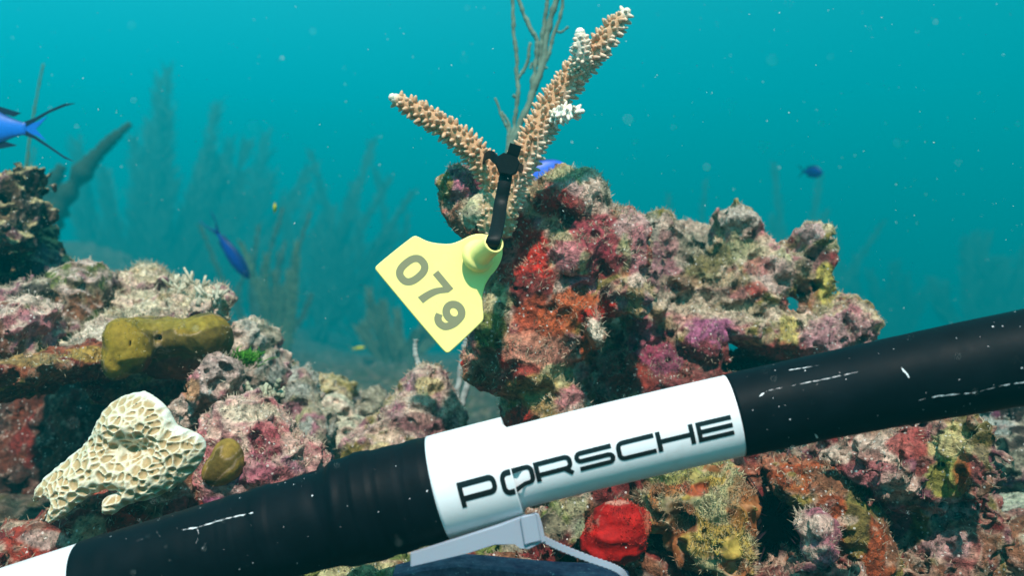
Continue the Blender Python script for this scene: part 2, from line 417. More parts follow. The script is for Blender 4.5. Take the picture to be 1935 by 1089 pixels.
C = paint(V.astype(np.float32), np.tile(np.array((0, 0, 1), np.float32), (len(V), 1)), [((.06,.08,.05), 0.12), ((.06,.09,.07), 0.12), ((.10,.07,.07), 0), ((.10,.10,.03), .0), ((.15,.16,.12), 0.0), ((.06,.05,.03), 0)], freq=22)
sb = make_mesh('seabed', V, Q, REEFFAR, None, C); sb['kind'] = 'structure'

# ------------------------------------------------------------------ reef rocks
K1 = dict(amps=(0.006, 0.0036, 0.0012), lump=0.0042, lumpf=44, pit=0.35, k=.007)
o, cent = rock('tall central rock pinnacle crusted red and pink, carrying the tagged staghorn coral',
    [(880, 372, 44, 56, .575, .028), (905, 430, 36, 50, .58, .03), (1085, 385, 66, 66, .60, .032), (1050, 470, 150, 105, .62, .045), (975, 400, 50, 60, .61, .03), (1020, 580, 125, 120, .60, .048), (1150, 500, 75, 100, .60, .035),
     (985, 670, 92, 85, .585, .04), (1030, 770, 78, 80, .60, .045), (1040, 900, 80, 90, .61, .05), (1190, 690, 130, 110, .70, .05),
     (1075, 490, 42, 44, .570, .018), (1200, 560, 24, 44, .565, .012), (1110, 470, 55, 60, .58, .02), (930, 620, 40, 50, .565, .02), (1190, 430, 42, 42, .60, .02), (1125, 625, 14, 30, .555, .008), (900, 690, 26, 34, .575, .015),
     ('c', 1168, 650, 34, 60, .57, .05, 15), ('c', 1130, 385, 18, 46, .565, .016, -20), ('c', 1010, 430, 30, 22, .565, .014)],
    [((.24, .035, .03), .12), ((.40, .13, .14), .06), (TAN, .0), ((.28, .13, .07), .07), (RED, .0), (PALE, -.06), (MAUVE, -.04), (OLIVE, -.01)],
    [(870, 350, 45, 40, MAUVE), (885, 345, 25, 22, (0.38, .14, .22)), (870, 430, 35, 45, BROWN), (905, 405, 36, 30, (0.42, .42, .32), 1), (840, 350, 16, 30, OLIVE),
     (1090, 335, 52, 26, PGREEN), (1125, 370, 38, 45, PALE), (1070, 360, 40, 20, (0.5, .36, .38)), (1150, 350, 16, 40, GREY), (1045, 385, 40, 34, RED), (1080, 400, 30, 40, MAROON), (1000, 345, 30, 22, PGREEN, .6),
     (985, 480, 45, 80, RED), (960, 430, 22, 40, MAROON), (960, 470, 20, 26, (0.45, .2, .2), .7), (1000, 560, 40, 50, MAROON), (1075, 480, 34, 36, (0.48, .19, .23), 1), (1075, 445, 36, 12, PGREEN, .8), (1107, 500, 14, 30, PGREEN, .8),
     (1105, 540, 28, 22, (0.42, .17, .25), 1), (1130, 440, 50, 40, (0.30, .05, .08)), (1195, 425, 34, 34, (0.42, .28, .3)), (1205, 490, 18, 60, PINK), (1180, 480, 14, 34, PGREEN, .7), (1140, 500, 40, 30, (.2, .02, .04)),
     (1090, 570, 50, 26, ORANGE), (1020, 610, 50, 50, (0.36, .07, .03)), (1060, 600, 45, 34, (.40, .09, .03), .8), (1110, 600, 20, 20, RED), (1125, 625, 16, 28, WHITE), (1110, 660, 14, 34, ORANGE), (1200, 570, 18, 34, (.25, .2, .08), .8), (1203, 530, 16, 12, PALE),
     (935, 570, 34, 30, PGREEN, .8), (925, 630, 34, 40, GREEN), (1000, 660, 66, 34, (.42, .22, .17), .75), (1060, 680, 34, 34, (.40, .19, .15), .8), (920, 700, 30, 40, BROWN), (1050, 712, 34, 24, (.38, .40, .24), .9), (1010, 740, 50, 34, (.28, .22, .07), .6), (980, 790, 24, 26, RED), (1080, 750, 30, 24, PINK), (1100, 780, 40, 20, PALE, .6)],
    h=0.0011, seed=3, top=((0.40, 0.36, 0.26), 0.45), turf=16000, **K1)
o, ridge = rock('long knobbly rock ridge crusted mauve and olive, with two round knobs on top',
    [(1235, 450, 55, 46, .68, .03), (1215, 560, 44, 110, .655, .03), (1310, 455, 44, 32, .76, .03), (1392, 418, 38, 27, .69, .022), (1388, 470, 46, 38, .70, .03), (1455, 500, 72, 44, .69, .035, -25), (1270, 520, 80, 55, .68, .035), (1370, 550, 110, 60, .68, .04),
     (1530, 455, 31, 31, .68, .020), (1547, 530, 31, 62, .68, .022), (1482, 490, 27, 22, .70, .015), (1575, 615, 72, 56, .68, .035), (1500, 640, 110, 48, .66, .035), (1330, 610, 90, 30, .655, .025), (1330, 650, 46, 40, .625, .018, 20), (1420, 630, 70, 24, .635, .02, -12),
     (1450, 745, 230, 80, .675, .055), (1260, 725, 150, 80, .66, .055), (1610, 640, 40, 40, .68, .03), ('c', 1492, 556, 20, 15, .70, .09), ('c', 1380, 690, 130, 20, .645, .03)],
    [((.34, .17, .19), .09), (TAN, .08), (PALE, .0), (OLIVE, .05), (MAROON, .02), ((.24,.22,.15), .03), (PINK, .03), (PGREEN, -.02)],
    [(1392, 412, 40, 26, (.40, .38, .36)), (1395, 470, 44, 20, PGREEN), (1440, 490, 34, 30, (.45, .40, .3), .6), (1300, 440, 40, 24, (.40, .34, .3)), (1240, 430, 34, 16, PALE), (1225, 470, 26, 70, (.26, .28, .26), .7),
     (1250, 500, 50, 40, (.26, .13, .17)), (1370, 545, 60, 30, (.20, .06, .05), .5), (1320, 480, 50, 40, GREY, .7), (1470, 520, 40, 34, (.42, .32, .33), .7), (1535, 440, 26, 20, (.38, .27, .3)), (1545, 490, 26, 26, DARK, .5), (1560, 540, 22, 44, (.42, .40, .09), .85), (1525, 560, 20, 34, MAROON, .6),
     (1330, 505, 34, 26, (.13, .12, .04), .8), (1290, 535, 30, 20, (.20, .04, .05), .7), (1430, 505, 26, 18, (.24, .05, .06), .7), (1360, 480, 26, 20, (.16, .15, .05), .8), (1260, 460, 20, 30, (.34, .17, .2), .7), (1410, 560, 34, 18, (.30, .12, .14), .7), (1480, 610, 30, 16, (.15, .13, .05), .6), (1300, 600, 30, 16, (.36, .16, .2), .6), (1330, 530, 90, 16, PGREEN, .4), (1300, 570, 70, 24, (.44, .41, .34), .8), (1400, 590, 80, 22, (.46, .42, .34), .7), (1480, 590, 50, 20, PALE, .5), (1490, 640, 20, 50, (.40, .38, .12), .85), (1340, 640, 50, 40, (.32, .10, .24), .95), (1285, 665, 26, 20, PINK), (1590, 640, 75, 50, (.34, .19, .24), .8),
     (1290, 700, 150, 60, (.17, .03, .035), .9), (1420, 690, 90, 40, (.15, .03, .03), .9), (1480, 680, 60, 34, (.24, .05, .05), .8), (1180, 690, 60, 60, (.22, .03, .02)), (1250, 680, 40, 30, (.20, .05, .12), .8), (1220, 640, 34, 40, (.30, .05, .12), .8), (1210, 610, 16, 50, (.28, .09, .14)), (1430, 545, 20, 14, RED, .5), (1495, 575, 14, 12, RED, .6)],
    h=0.0013, seed=8, top=((0.46, 0.42, 0.33), 0.6), turf=18000, turfL=(.0012, .0036), amps=(0.006, 0.0045, 0.0018), lump=0.005, lumpf=52, pit=0.4, k=.006)
rock('rough rock mass under the black end of the pole, crusted lilac and yellow',
    [(1720, 880, 110, 80, .56, .045), (1810, 860, 46, 60, .52, .03), (1760, 1000, 110, 90, .57, .05), (1640, 880, 80, 50, .54, .035), (1840, 1060, 90, 60, .58, .05), (1700, 1100, 160, 70, .55, .06), (1560, 890, 110, 34, .565, .035), (1560, 1110, 120, 50, .52, .05)],
    [((.16, .06, .09), .12), ((.20, .06, .06), .09), ((.34,.25,.22), -.02), (BROWN, .10), ((.12, .11, .03), .05), (MAROON, .12), ((.12,.12,.10), 0)],  # palette darkened to paint in the shade here, with maroon crust
    [(1660, 850, 60, 30, PALE, .8), (1720, 840, 40, 30, (.3, .06, .06)), (1800, 840, 45, 40, (.40, .40, .20)), (1790, 900, 40, 40, (.24, .30, .06), .8), (1820, 890, 16, 40, ORANGE, .7), (1650, 900, 50, 30, PINK), (1700, 920, 40, 30, PALE, .6), (1690, 990, 30, 34, (.25, .08, .12)),
     (1790, 965, 45, 22, (.38, .24, .26), .8), (1790, 1030, 50, 26, (.36, .27, .30), .6), (1600, 870, 80, 24, MAROON, .6), (1480, 880, 60, 20, (.3, .1, .05), .8), (1580, 860, 30, 16, WHITE, .6)],
    h=0.0014, seed=21, top=((.40, .34, .28), .3), turf=4500, amps=(0.011, 0.007, 0.003), lump=0.006, pit=0.5)
rock('orange brown sponge-crusted rock slab sloping down beside the dark urchin hole',
    [(1530, 930, 80, 40, .545, .03, -20), (1600, 985, 50, 100, .535, .03, 25), (1640, 1060, 50, 70, .53, .03, 20)],
    [((.26, .06, .02), .2), (BROWN, .1), (OLIVE, .02), (MAROON, .05)], [(1620, 1000, 24, 80, (.13, .15, .04), .8), (1600, 985, 20, 10, PALE, .6)], h=0.0014, seed=24, turf=900, amps=(0.006, 0.003, 0.0015), lump=0.002)
rock('small pink knobby rock finger standing before the urchin hole',
    [(1540, 985, 24, 30, .50, .014), (1550, 1035, 28, 44, .50, .016)], [((.34, .13, .19), .2), (PALE, -.05), (MAUVE, .1)], h=0.0011, seed=25, turf=300, amps=(.003, .002, .0015), lump=.003, pit=.4)
rock('dark rock behind the right end of the pole with purple crust',
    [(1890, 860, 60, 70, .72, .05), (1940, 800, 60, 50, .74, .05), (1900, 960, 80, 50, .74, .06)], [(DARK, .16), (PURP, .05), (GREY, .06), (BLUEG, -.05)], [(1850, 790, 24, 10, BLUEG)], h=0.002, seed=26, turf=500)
rock('smooth brown rock lobe in the corner below a green ledge',
    [(1900, 1040, 66, 46, .56, .04, -15), (1960, 1010, 60, 40, .57, .04)], [((.24, .13, .12), .2), (BROWN, .1), (GREY, .05)], h=0.0016, seed=27, turf=300, amps=(.006, .003, .001), lump=.002)
rock('pale turquoise ledge rock jutting in at the picture edge above the brown lobe',
    [(1930, 968, 46, 17, .62, .03), (1990, 975, 60, 30, .63, .04)], [((.33, .40, .33), .2), (BLUEG, .1)], h=0.0018, seed=28, amps=(.004, .002, .001), lump=.001)
rock('dark jumbled rock behind the white sleeve, hung with small green tufts',
    [(1100, 930, 90, 60, .56, .04), (1030, 1010, 80, 60, .55, .04), (1240, 1060, 200, 60, .58, .05), (1420, 950, 120, 110, .66, .05), (1100, 1090, 120, 60, .55, .05), (1480, 1060, 120, 90, .64, .05), (880, 1090, 130, 50, .50, .05), (1290, 890, 120, 40, .56, .03)],
    [(BROWN, .1), (DARK, .12), (MAROON, .08), (GREY, .0), (GREEN, 0)], [(1080, 960, 30, 20, PGREEN, .6), (1050, 1000, 24, 24, (.2, .2, .14), .7), (1010, 950, 20, 20, PALE, .4), (1100, 1010, 14, 34, (.18, .25, .16), .7), (1330, 890, 60, 30, (.26, .30, .12), .8), (1430, 900, 60, 24, (.3, .1, .06), .7)],
    h=0.0017, seed=31, turf=3000, amps=(.010, .006, .003), lump=.006, pit=.5)

# --- left side
rock('jagged rock tower painted dark as in shade, its algae top painted sunlit, touching the left edge',
    [(0, 350, 56, 20, .80, .045), (45, 350, 28, 20, .79, .03), (62, 392, 18, 16, .78, .02), (-10, 440, 52, 32, .75, .03), (10, 440, 52, 90, .84, .05), (20, 540, 80, 70, .84, .05), (88, 525, 40, 54, .82, .035), (60, 455, 30, 40, .82, .03), (-50, 450, 80, 120, .82, .07), (10, 720, 130, 160, .88, .06)],
    [((.022, .018, .016), .14), ((.08, .05, .03), .02), ((.03, .035, .035), .08), (PURP, -.15)], [(90, 490, 30, 30, (.10, .09, .16), .6)], h=0.0019, seed=41, top=((.46, .44, .26), .95), turf=2500, tint=(.4, .38, .2), turfL=(.003, .007), amps=(.012, .007, .003), lump=.007)  # dark palette paints the shaded face, pale top paints sunlight on the algae
rock('rounded dome rock with pale rim beside the dark tower',
    [(160, 556, 58, 60, .72, .04), (150, 620, 60, 40, .71, .04)], [((.10, .085, .06), .15), (GREEN, .0), (MAUVE, .0), (BROWN, .05)], h=0.0017, seed=42, top=((.5, .42, .42), .85), turf=900, amps=(.005, .004, .002), lump=.003)
rock('low dark rock lumps with pale ring marks at the foot of the dark tower',
    [(40, 558, 50, 26, .70, .03), (88, 545, 22, 16, .69, .018), (20, 590, 60, 30, .69, .03), (80, 600, 60, 40, .70, .03)], [((.06, .055, .05), .12), (MAUVE, .02), (GREY, .02)], h=0.0017, seed=43, top=((.42, .38, .32), .7), turf=900)
rock('pale pink boulder with sediment top, low at the left edge under the dark lumps',
    [(40, 632, 62, 52, .63, .035), (-20, 640, 50, 60, .63, .04), (30, 690, 70, 30, .62, .03)], [(MAUVE, .1), (BROWN, .1), (GREEN, .0), (PINK, .03)], h=0.0015, seed=44, top=((.56, .50, .46), .85), turf=1200)
rock('pale lumpy rock heap behind the olive sponge',
    [(262, 540, 36, 30, .78, .03), (305, 545, 30, 24, .77, .025), (270, 585, 60, 40, .75, .035), (340, 585, 60, 26, .72, .03), (400, 578, 36, 26, .70, .025), (250, 625, 60, 24, .70, .03), (190, 655, 80, 34, .66, .03, 25), (300, 640, 110, 50, .70, .04)],
    [(PALE, .12), (TAN, .08), (GREY, .05), (MAUVE, 0), (PGREEN, .0)], [(180, 640, 60, 34, (.62, .62, .60), .7)], h=0.0016, seed=45, top=((.62, .58, .46), .75), turf=4000, turfL=(.003, .007))
rock('rusty ledge of rock overhanging the dark cave, crusted red brown along its lip',
    [(70, 700, 100, 24, .62, .085, 14), (-20, 730, 60, 26, .62, .09), (170, 685, 50, 24, .61, .07, 10), (300, 730, 120, 46, .68, .05)],
    [((.20, .06, .03), .14), (OLIVE, .05), (MAROON, .06), (BROWN, .08)], [(170, 670, 50, 14, (.33, .26, .06), .8), (50, 680, 70, 12, (.3, .28, .1), .5)], h=0.0015, seed=46, turf=1800, amps=(.006, .004, .002), lump=.002)
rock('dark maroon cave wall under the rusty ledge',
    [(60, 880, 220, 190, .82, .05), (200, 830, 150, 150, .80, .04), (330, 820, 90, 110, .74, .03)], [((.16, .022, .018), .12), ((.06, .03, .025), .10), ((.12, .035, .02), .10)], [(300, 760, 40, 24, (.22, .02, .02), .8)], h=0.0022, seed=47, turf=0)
rock('bleached grey rock shoulder right behind the end of the olive sponge',
    [(472, 660, 40, 56, .72, .035, -30), (510, 710, 34, 40, .72, .03), (470, 740, 60, 60, .73, .035)], [(BLUEG, .08), (PALE, .12), (MAUVE, .08), (GREY, .05)], h=0.0016, seed=48, top=((.6, .56, .5), .5), turf=1200)
rock('porous grey pink rock chunk with dark holes below the green tuft',
    [(420, 712, 42, 40, .60, .022, 25), (378, 750, 26, 34, .59, .018), (350, 780, 20, 26, .6, .02), (395, 770, 30, 40, .62, .02)], [((.36, .30, .30), .15), (PINK, .02), (PALE, .05)], [(362, 740, 16, 24, (.42, .25, .14)), (385, 765, 14, 14, (.4, .2, .16))], h=0.0013, seed=49, amps=(.005, .003, .002), lump=.003, pit=.75, turf=500)
rock('big pink boulder dusted with white specks, behind the taped black pole',
    [(470, 830, 84, 74, .56, .04), (530, 880, 80, 60, .55, .04), (440, 900, 70, 50, .55, .04), (500, 960, 140, 60, .56, .05)],
    [((.38, .13, .16), .14), ((.44, .24, .26), .12), (PALE, .04), (MAUVE, .04), (PURP, -.04)], [(500, 830, 34, 40, (.30, .06, .09), .7), (470, 885, 50, 30, (.26, .08, .14), .6), (470, 780, 60, 18, (.5, .48, .4), .8), (470, 930, 70, 14, (.55, .42, .42), .8)],
    h=0.0013, seed=50, top=((.56, .48, .42), .6), turf=2500, amps=(.007, .004, .002), lump=.004, pit=.3)
rock('green grey rock slope between the pink boulder and the cone rock',
    [(565, 760, 34, 60, .74, .03, -20), (590, 830, 44, 60, .70, .03, -15), (545, 720, 26, 30, .76, .02)], [(GREY, .12), (BLUEG, .06), (MAUVE, .06), (PGREEN, .03)], h=0.0018, seed=51, turf=900)
rock('small olive brown rock cap among the far rubble',
    [(622, 735, 36, 22, .88, .025), (650, 750, 20, 22, .88, .02), (580, 715, 28, 12, .90, .02)], [(OLIVE, .1), (TAN, .1), (GREY, .05)], h=0.002, seed=52, top=((.42, .40, .25), .6))
rock('small pale wrinkled rock beside the cone rock',
    [(628, 785, 36, 34, .82, .03), (640, 830, 30, 30, .80, .03), (680, 820, 34, 20, .82, .03)], [((.45, .50, .42), .15), (PALE, .05)], h=0.0018, seed=53, top=((.55, .58, .48), .7), amps=(.004, .007, .002), lump=.003)
rock('small dark two-humped rock far behind the cone rock',
    [(680, 768, 18, 20, .90, .02), (708, 758, 18, 16, .90, .015), (690, 790, 34, 16, .90, .02)], [((.08, .10, .11), .1), (GREY, -.05)], h=0.002, seed=54)
rock('cone shaped mauve rock with dusty top left of the tag, standing behind the pole',
    [(808, 732, 42, 40, .70, .03), (785, 790, 70, 50, .69, .035), (750, 850, 100, 50, .68, .04), (838, 810, 38, 60, .70, .03), (790, 900, 130, 50, .69, .05)],
    [((.32, .22, .25), .14), (PALE, .08), (MAUVE, .08), (OLIVE, -.03)], [(800, 800, 60, 20, (.16, .06, .07), .7), (810, 730, 24, 20, (.46, .44, .2), .7), (720, 850, 24, 14, (.4, .4, .15), .5)],
    h=0.0014, seed=55, top=((.56, .5, .42), .55), turf=4000, turfL=(.002, .005), amps=(.006, .004, .002), lump=.003)
rock('red crusted rock foot supporting the white honeycomb coral',
    [(200, 985, 110, 60, .50, .035), (300, 950, 80, 50, .52, .035), (130, 1040, 130, 40, .49, .04), (40, 1040, 70, 36, .47, .03), (400, 920, 50, 60, .58, .03), (230, 860, 60, 60, .54, .02)],
    [((.22, .03, .02), .12), (BROWN, .1), (GREY, .02), (MAROON, .08)], [(210, 930, 40, 30, (.34, .08, .06), .8), (230, 990, 60, 30, (.26, .015, .01), .9), (170, 1000, 30, 30, (.32, .30, .2), .7), (80, 1020, 40, 20, (.4, .36, .36), .7), (110, 970, 20, 14, (.4, .2, .06), .8)],
    h=0.0014, seed=56, turf=1500, amps=(.006, .004, .002), lump=.003)
rock('mossy green rock scrap under the black tape of the pole',
    [(680, 1100, 90, 34, .47, .03), (780, 1110, 80, 30, .46, .03)], [(PGREEN, .1), (GREEN, .1), (BROWN, .05), (PALE, 0)], h=0.0013, seed=57, turf=900)

# ------------------------------------------------------------------ sponges and soft growths
def blob(name, label, cat, prims, pal, seed, h=0.0011, amps=(.002, .001, .0005), lump=0, turf=0, m=None, patches=(), k=.008, **kw):
    V, Q, N = field_mesh(prims, h, k=k, amps=amps, lump=lump, seed=seed, pit=0)
    C = paint(V, N, pal, patches, seed, freq=40)
    o = make_mesh(name, V, Q, m or SPONGE, None, C); tag(o, label, cat)
    if turf: turf_mesh('fuzz', o, V, N, C, turf, seed=seed, **kw)
    return o
YO = (.24, .175, .025); OL = (.10, .08, .018)
blob('olive_sponge', 'thick olive brown tube sponge lying along the pale rock heap, one round end curled forward', 'sponge',
     [(300, 640, 100, 42, .61, .022), (392, 636, 44, 42, .61, .022), (340, 680, 90, 40, .62, .02), (235, 645, 38, 42, .585, .018), (222, 690, 26, 30, .58, .014), (262, 668, 24, 34, .582, .014), ('c', 243, 648, 3.5, 12, .568, .008, 10), ('c', 330, 628, 4, 4, .588, .006), ('c', 372, 618, 3.5, 3.5, .588, .008), ('c', 296, 640, 3, 3, .588, .006), ('c', 225, 672, 3, 4, .566, .006)],
     [(OL, .1), (YO, .0), ((.09, .08, .02), -.02)], 61, patches=[(235, 650, 42, 60, (.26, .20, .025), .9), (330, 612, 90, 14, (.22, .19, .03), .8), (330, 700, 60, 24, (.12, .02, .015), .8)], amps=(.0025, .0008, .0006), turf=900, L=(.0008, .002))
blob('olive_tunicate', 'small bent olive sea squirt clinging to the side of the big pink boulder', 'sea squirt',
     [(430, 860, 25, 30, .515, .010), (418, 890, 36, 24, .515, .011, 15)], [((.24, .18, .04), .2), (OL, 0)], 62, amps=(.0012, .0006, .0003))
blob('red_sponge', 'vivid red round encrusting sponge with pale rim hanging under the white sleeve', 'sponge',
     [(1156, 1004, 52, 44, .505, .010), (1192, 985, 34, 34, .506, .009), (1138, 1034, 38, 30, .506, .009), (1180, 1020, 40, 34, .506, .009)], [((.34, .006, .004), .3), ((.22, .004, .003), .2)], 63, patches=[(1170, 950, 26, 6, (.42, .25, .22), .8), (1225, 990, 8, 30, (.4, .15, .1), .7), (1115, 985, 8, 20, (.25, .08, .06), .8)], amps=(.0025, .0022, .0010), lump=.0012, turf=2500, L=(.0006, .0014), tint=(.5, .05, .03))
blob('fuzzy_sponge', 'shaggy yellow brown lobed sponge hanging below the end of the white sleeve', 'sponge',
     [(1290, 930, 75, 40, .53, .02), (1370, 950, 50, 66, .53, .022), (1340, 1020, 72, 56, .525, .022), (1370, 1060, 40, 30, .525, .016), (1240, 960, 34, 30, .53, .014), ('c', 1245, 945, 12, 12, .51, .012)],
     [((.34, .27, .07), .12), ((.25, .10, .04), .04), (PGREEN, .0), (BROWN, 0)], 64, patches=[(1310, 915, 30, 24, (.30, .03, .02), .8), (1280, 900, 70, 16, (.28, .36, .14), .7), (1400, 950, 26, 50, (.28, .10, .03), .6), (1345, 1030, 70, 24, (.42, .38, .10), .6)], amps=(.006, .005, .002), lump=.003, turf=9000, L=(.0015, .004), mixt=.35, m=TURFM)
blob('orange_sponge', 'smooth orange encrusting sponge between the honeycomb coral and the pole', 'sponge',
     [(385, 935, 55, 34, .54, .014, 12), (340, 965, 50, 24, .53, .012)], [((.42, .06, .01), .3), ((.25, .03, .01), 0)], 65, amps=(.003, .001, .0004))
blob('white_epoxy', 'lump of off-white putty gluing the staghorn coral to the pinnacle', 'putty',
     [(903, 405, 26, 22, .548, .010), (928, 375, 26, 24, .552, .010)], [((.50, .50, .38), .2), ((.40, .42, .28), 0)], 66, amps=(.0025, .002, .001), lump=.002, m=REEF)
# green filament tuft
rs = np.random.RandomState(4); mb = MB()
for i in range(260):
    b = at(462 + rs.normal(0, 12), 682 + rs.normal(0, 6), .62 + rs.normal(0, .006)); d = np.array((rs.normal(0, .5) + .2, rs.normal(0, .5), rs.uniform(.3, 1))); L = rs.uniform(.004, .009)
    pth = [b, b + d * L * .5, b + d * L + np.array((.002 * rs.normal(), 0, -.001))]; Vt, Ft = tube_geo(pth, [.0004, .0003, .0001], 4); mb.add(Vt, Ft, np.array((.06, .22, .015)) * rs.uniform(.6, 1.4))
tag(mb.build('green_algae_tuft', TURFM), 'bright green algae tuft beside the end of the olive sponge', 'algae')
# small branching twiggy coralline tufts
def twig(label, bx, by, Y, n, ln, spread, col, seed, name='coralline_tuft'):
    rs = np.random.RandomState(seed); mb = MB()
    for i in range(n):
        b = at(bx + rs.normal(0, spread), by + rs.normal(0, spread * .3), Y + rs.normal(0, .01)); d = np.array((rs.normal(0, .5), rs.normal(0, .4), 1.0)); d /= np.linalg.norm(d); L = ln * rs.uniform(.6, 1.2)
        p1 = b + d * L * .6; Vt, Ft = tube_geo([b, p1], [.0022, .0016], 6); mb.add(Vt, Ft, np.array(col) * rs.uniform(.8, 1.1))
        for k in range(3):
            d2 = d + rs.normal(0, .55, 3); p2 = p1 + d2 * L * .45; Vt, Ft = tube_geo([p1 - d * L * .1, p2], [.0016, .0009], 5); mb.add(Vt, Ft, np.array(col) * rs.uniform(.9, 1.3))
    return tag(mb.build(name, TURFM), label, 'algae')
twig('pale twiggy algae tuft on the rock heap behind the olive sponge', 345, 562, .74, 26, .014, 14, (.42, .36, .26), 5)
twig('pale twiggy algae tuft on the crest at the end of the olive sponge', 400, 580, .68, 14, .012, 12, (.45, .40, .30), 6)
twig('cream feathery algae tuft on top of the big pink boulder', 495, 755, .60, 30, .005, 22, (.30, .29, .2), 7)

# ------------------------------------------------------------------ honeycomb coral (one plate)
poly = np.array([(168, 795), (178, 768), (232, 746), (272, 756), (305, 782), (318, 812), (345, 820), (374, 842), (368, 876), (350, 905), (318, 930), (285, 945), (240, 950), (222, 972), (200, 962), (205, 935), (232, 930),
                 (230, 926), (205, 922), (178, 932), (150, 955), (112, 985), (98, 978), (104, 945), (80, 938), (60, 955), (56, 925), (82, 895), (130, 860), (150, 835)], float)
for _ in range(3): nx_ = np.roll(poly, -1, 0); poly = np.stack([poly * .75 + nx_ * .25, poly * .25 + nx_ * .75], 1).reshape(-1, 2)
poly = poly[::2]
def poly_sd(x, y, P):
    d = np.full(x.shape, 1e9); s = np.ones(x.shape)
    n = len(P)
    for i in range(n):
        a, b = P[i], P[i - 1]; ex, ey = b - a; wx, wy = x - a[0], y - a[1]
        t = np.clip((wx * ex + wy * ey) / (ex * ex + ey * ey), 0, 1); dx = wx - ex * t; dy = wy - ey * t; d = np.minimum(d, dx * dx + dy * dy)
        c1 = y >= a[1]; c2 = y < b[1]; c3 = ex * wy > ey * wx; m_ = (c1 & c2 & c3) | (~c1 & ~c2 & ~c3); s = np.where(m_, -s, s)
    return s * np.sqrt(d)
HY = .47; HC = .457
def hcfn(p, e):
    x = p[:, 0] / HC * F + CX; y = -p[:, 2] / HC * F + CY
    d2 = poly_sd(x, y, poly) / F * HC
    yc = HY + (y - 860) * -.00010 + .006 * np.sin((x - 150) / 60.0 + y / 90.0) + .012 * np.exp(-((x - 250) / 40) ** 2 - ((y - 852) / 26) ** 2) + .012 * sst(760, 735, y + 0 * x) - .006 * np.exp(-((x - 200) / 50) ** 2 - ((y - 800) / 30) ** 2)
    q = np.stack([x / 16.0, y / 14.0, x * 0 + .3], 1); q[:, :2] += .28 * np.stack([noise(q * .6), noise(q * .6 + 9)], 1)
    # valleys stretched towards the lower lobes
    ang = .55; st = 0 * y
    qx = (q[:, 0] * math.cos(ang) - q[:, 1] * math.sin(ang)) * (1 - .35 * st); qy = (q[:, 0] * math.sin(ang) + q[:, 1] * math.cos(ang)) * (1 + .35 * st)
    f1, f2, _ = worley(np.stack([qx, qy, q[:, 2]], 1), True); rg = np.exp(-((f2 - f1) / .17) ** 2)
    th = .0030 + .0 * x
    d2 = d2 - .0012 + .5 * np.maximum(0, p[:, 1] - (yc - .004)); dpx = d2 * F / HC; pil = .011 * (1 - np.exp(np.minimum(dpx, 0) / 20.0)); rin = sst(0, -6, dpx)
    front = (yc - th - pil - .0030 * (rg - .30) * (.35 + .65 * rin)) - p[:, 1]; back = p[:, 1] - (yc + .012)
    dd = np.maximum(np.maximum(front, back), 0); inn = np.maximum(front, back)
    a = np.maximum(d2 + .003, 0); o2 = np.sqrt(a * a + np.maximum(inn + .003, 0) ** 2) - .003
    return np.where((d2 < -.003) & (inn < -.003), np.maximum(d2, inn), o2).astype(np.float32)
def hex_coral():
    h = .00085; lo = np.array(at(50, 1000, HY)) - .006; hi = np.array(at(380, 735, HY)) + .006
    lo = np.minimum(at(45, 1000, HY), at(45, 735, HY)) - .004; hi = np.maximum(at(385, 1000, HY), at(385, 735, HY)) + .004; lo[1] = HY - .050; hi[1] = HY + .045
    n = np.ceil((hi - lo) / h).astype(int) + 1
    I = np.stack(np.meshgrid(*[np.arange(k) for k in n], indexing='ij'), -1).reshape(-1, 3); D = np.empty(len(I), np.float32)
    for s in range(0, len(I), 500000):
        D[s:s + 500000] = hcfn((I[s:s + 500000] * h + lo).astype(np.float32), None)
    D = D.reshape(n); V, Q = nets(D, lo.astype(np.float32), h); V = relax(V, Q, 3); N = vnormals(V, Q)
    if ((V - V.mean(0)) * N).sum() < 0: Q = Q[:, ::-1].copy(); N = -N
    x = V[:, 0] / HC * F + CX; y = -V[:, 2] / HC * F + CY; d2 = poly_sd(x, y, poly)
    q = np.stack([x / 16.0, y / 14.0, x * 0 + .3], 1).astype(np.float32); q[:, :2] += .28 * np.stack([noise(q * .6), noise(q * .6 + 9)], 1)
    ang = .55; st = 0 * y
    qx = (q[:, 0] * math.cos(ang) - q[:, 1] * math.sin(ang)) * (1 - .35 * st); qy = (q[:, 0] * math.sin(ang) + q[:, 1] * math.cos(ang)) * (1 + .35 * st)
    f1, f2, _ = worley(np.stack([qx, qy, q[:, 2]], 1), True); rg = 1 - sst(.0, .24, f2 - f1)
    edge = sst(-9, 0, d2 + 9 * noise(V * 45)) * .6 * sst(-.1, .3, N[:, 2] + .3 * noise(V * 50 + 4)); wv = np.clip(rg * .85 + edge * .9, 0, 1)[:, None]
    C = np.array((.40, .27, .13)) * (1 - wv) + np.array((.70, .64, .48)) * wv
    C = C * (1 - edge[:, None] * .6) + np.array((.72, .76, .74)) * edge[:, None] * .6
    cen = (1 - sst(0, .16, f1))[:, None] * (1 - edge[:, None]); C = C * (1 - .5 * cen) + np.array((.22, .13, .06)) * .5 * cen
    o = make_mesh('honeycomb_coral', V, Q, CORAL, None, C)
    tag(o, 'cream honeycomb-ridged plate coral with bleached white rims, low beside the pole', 'coral')
hex_coral()
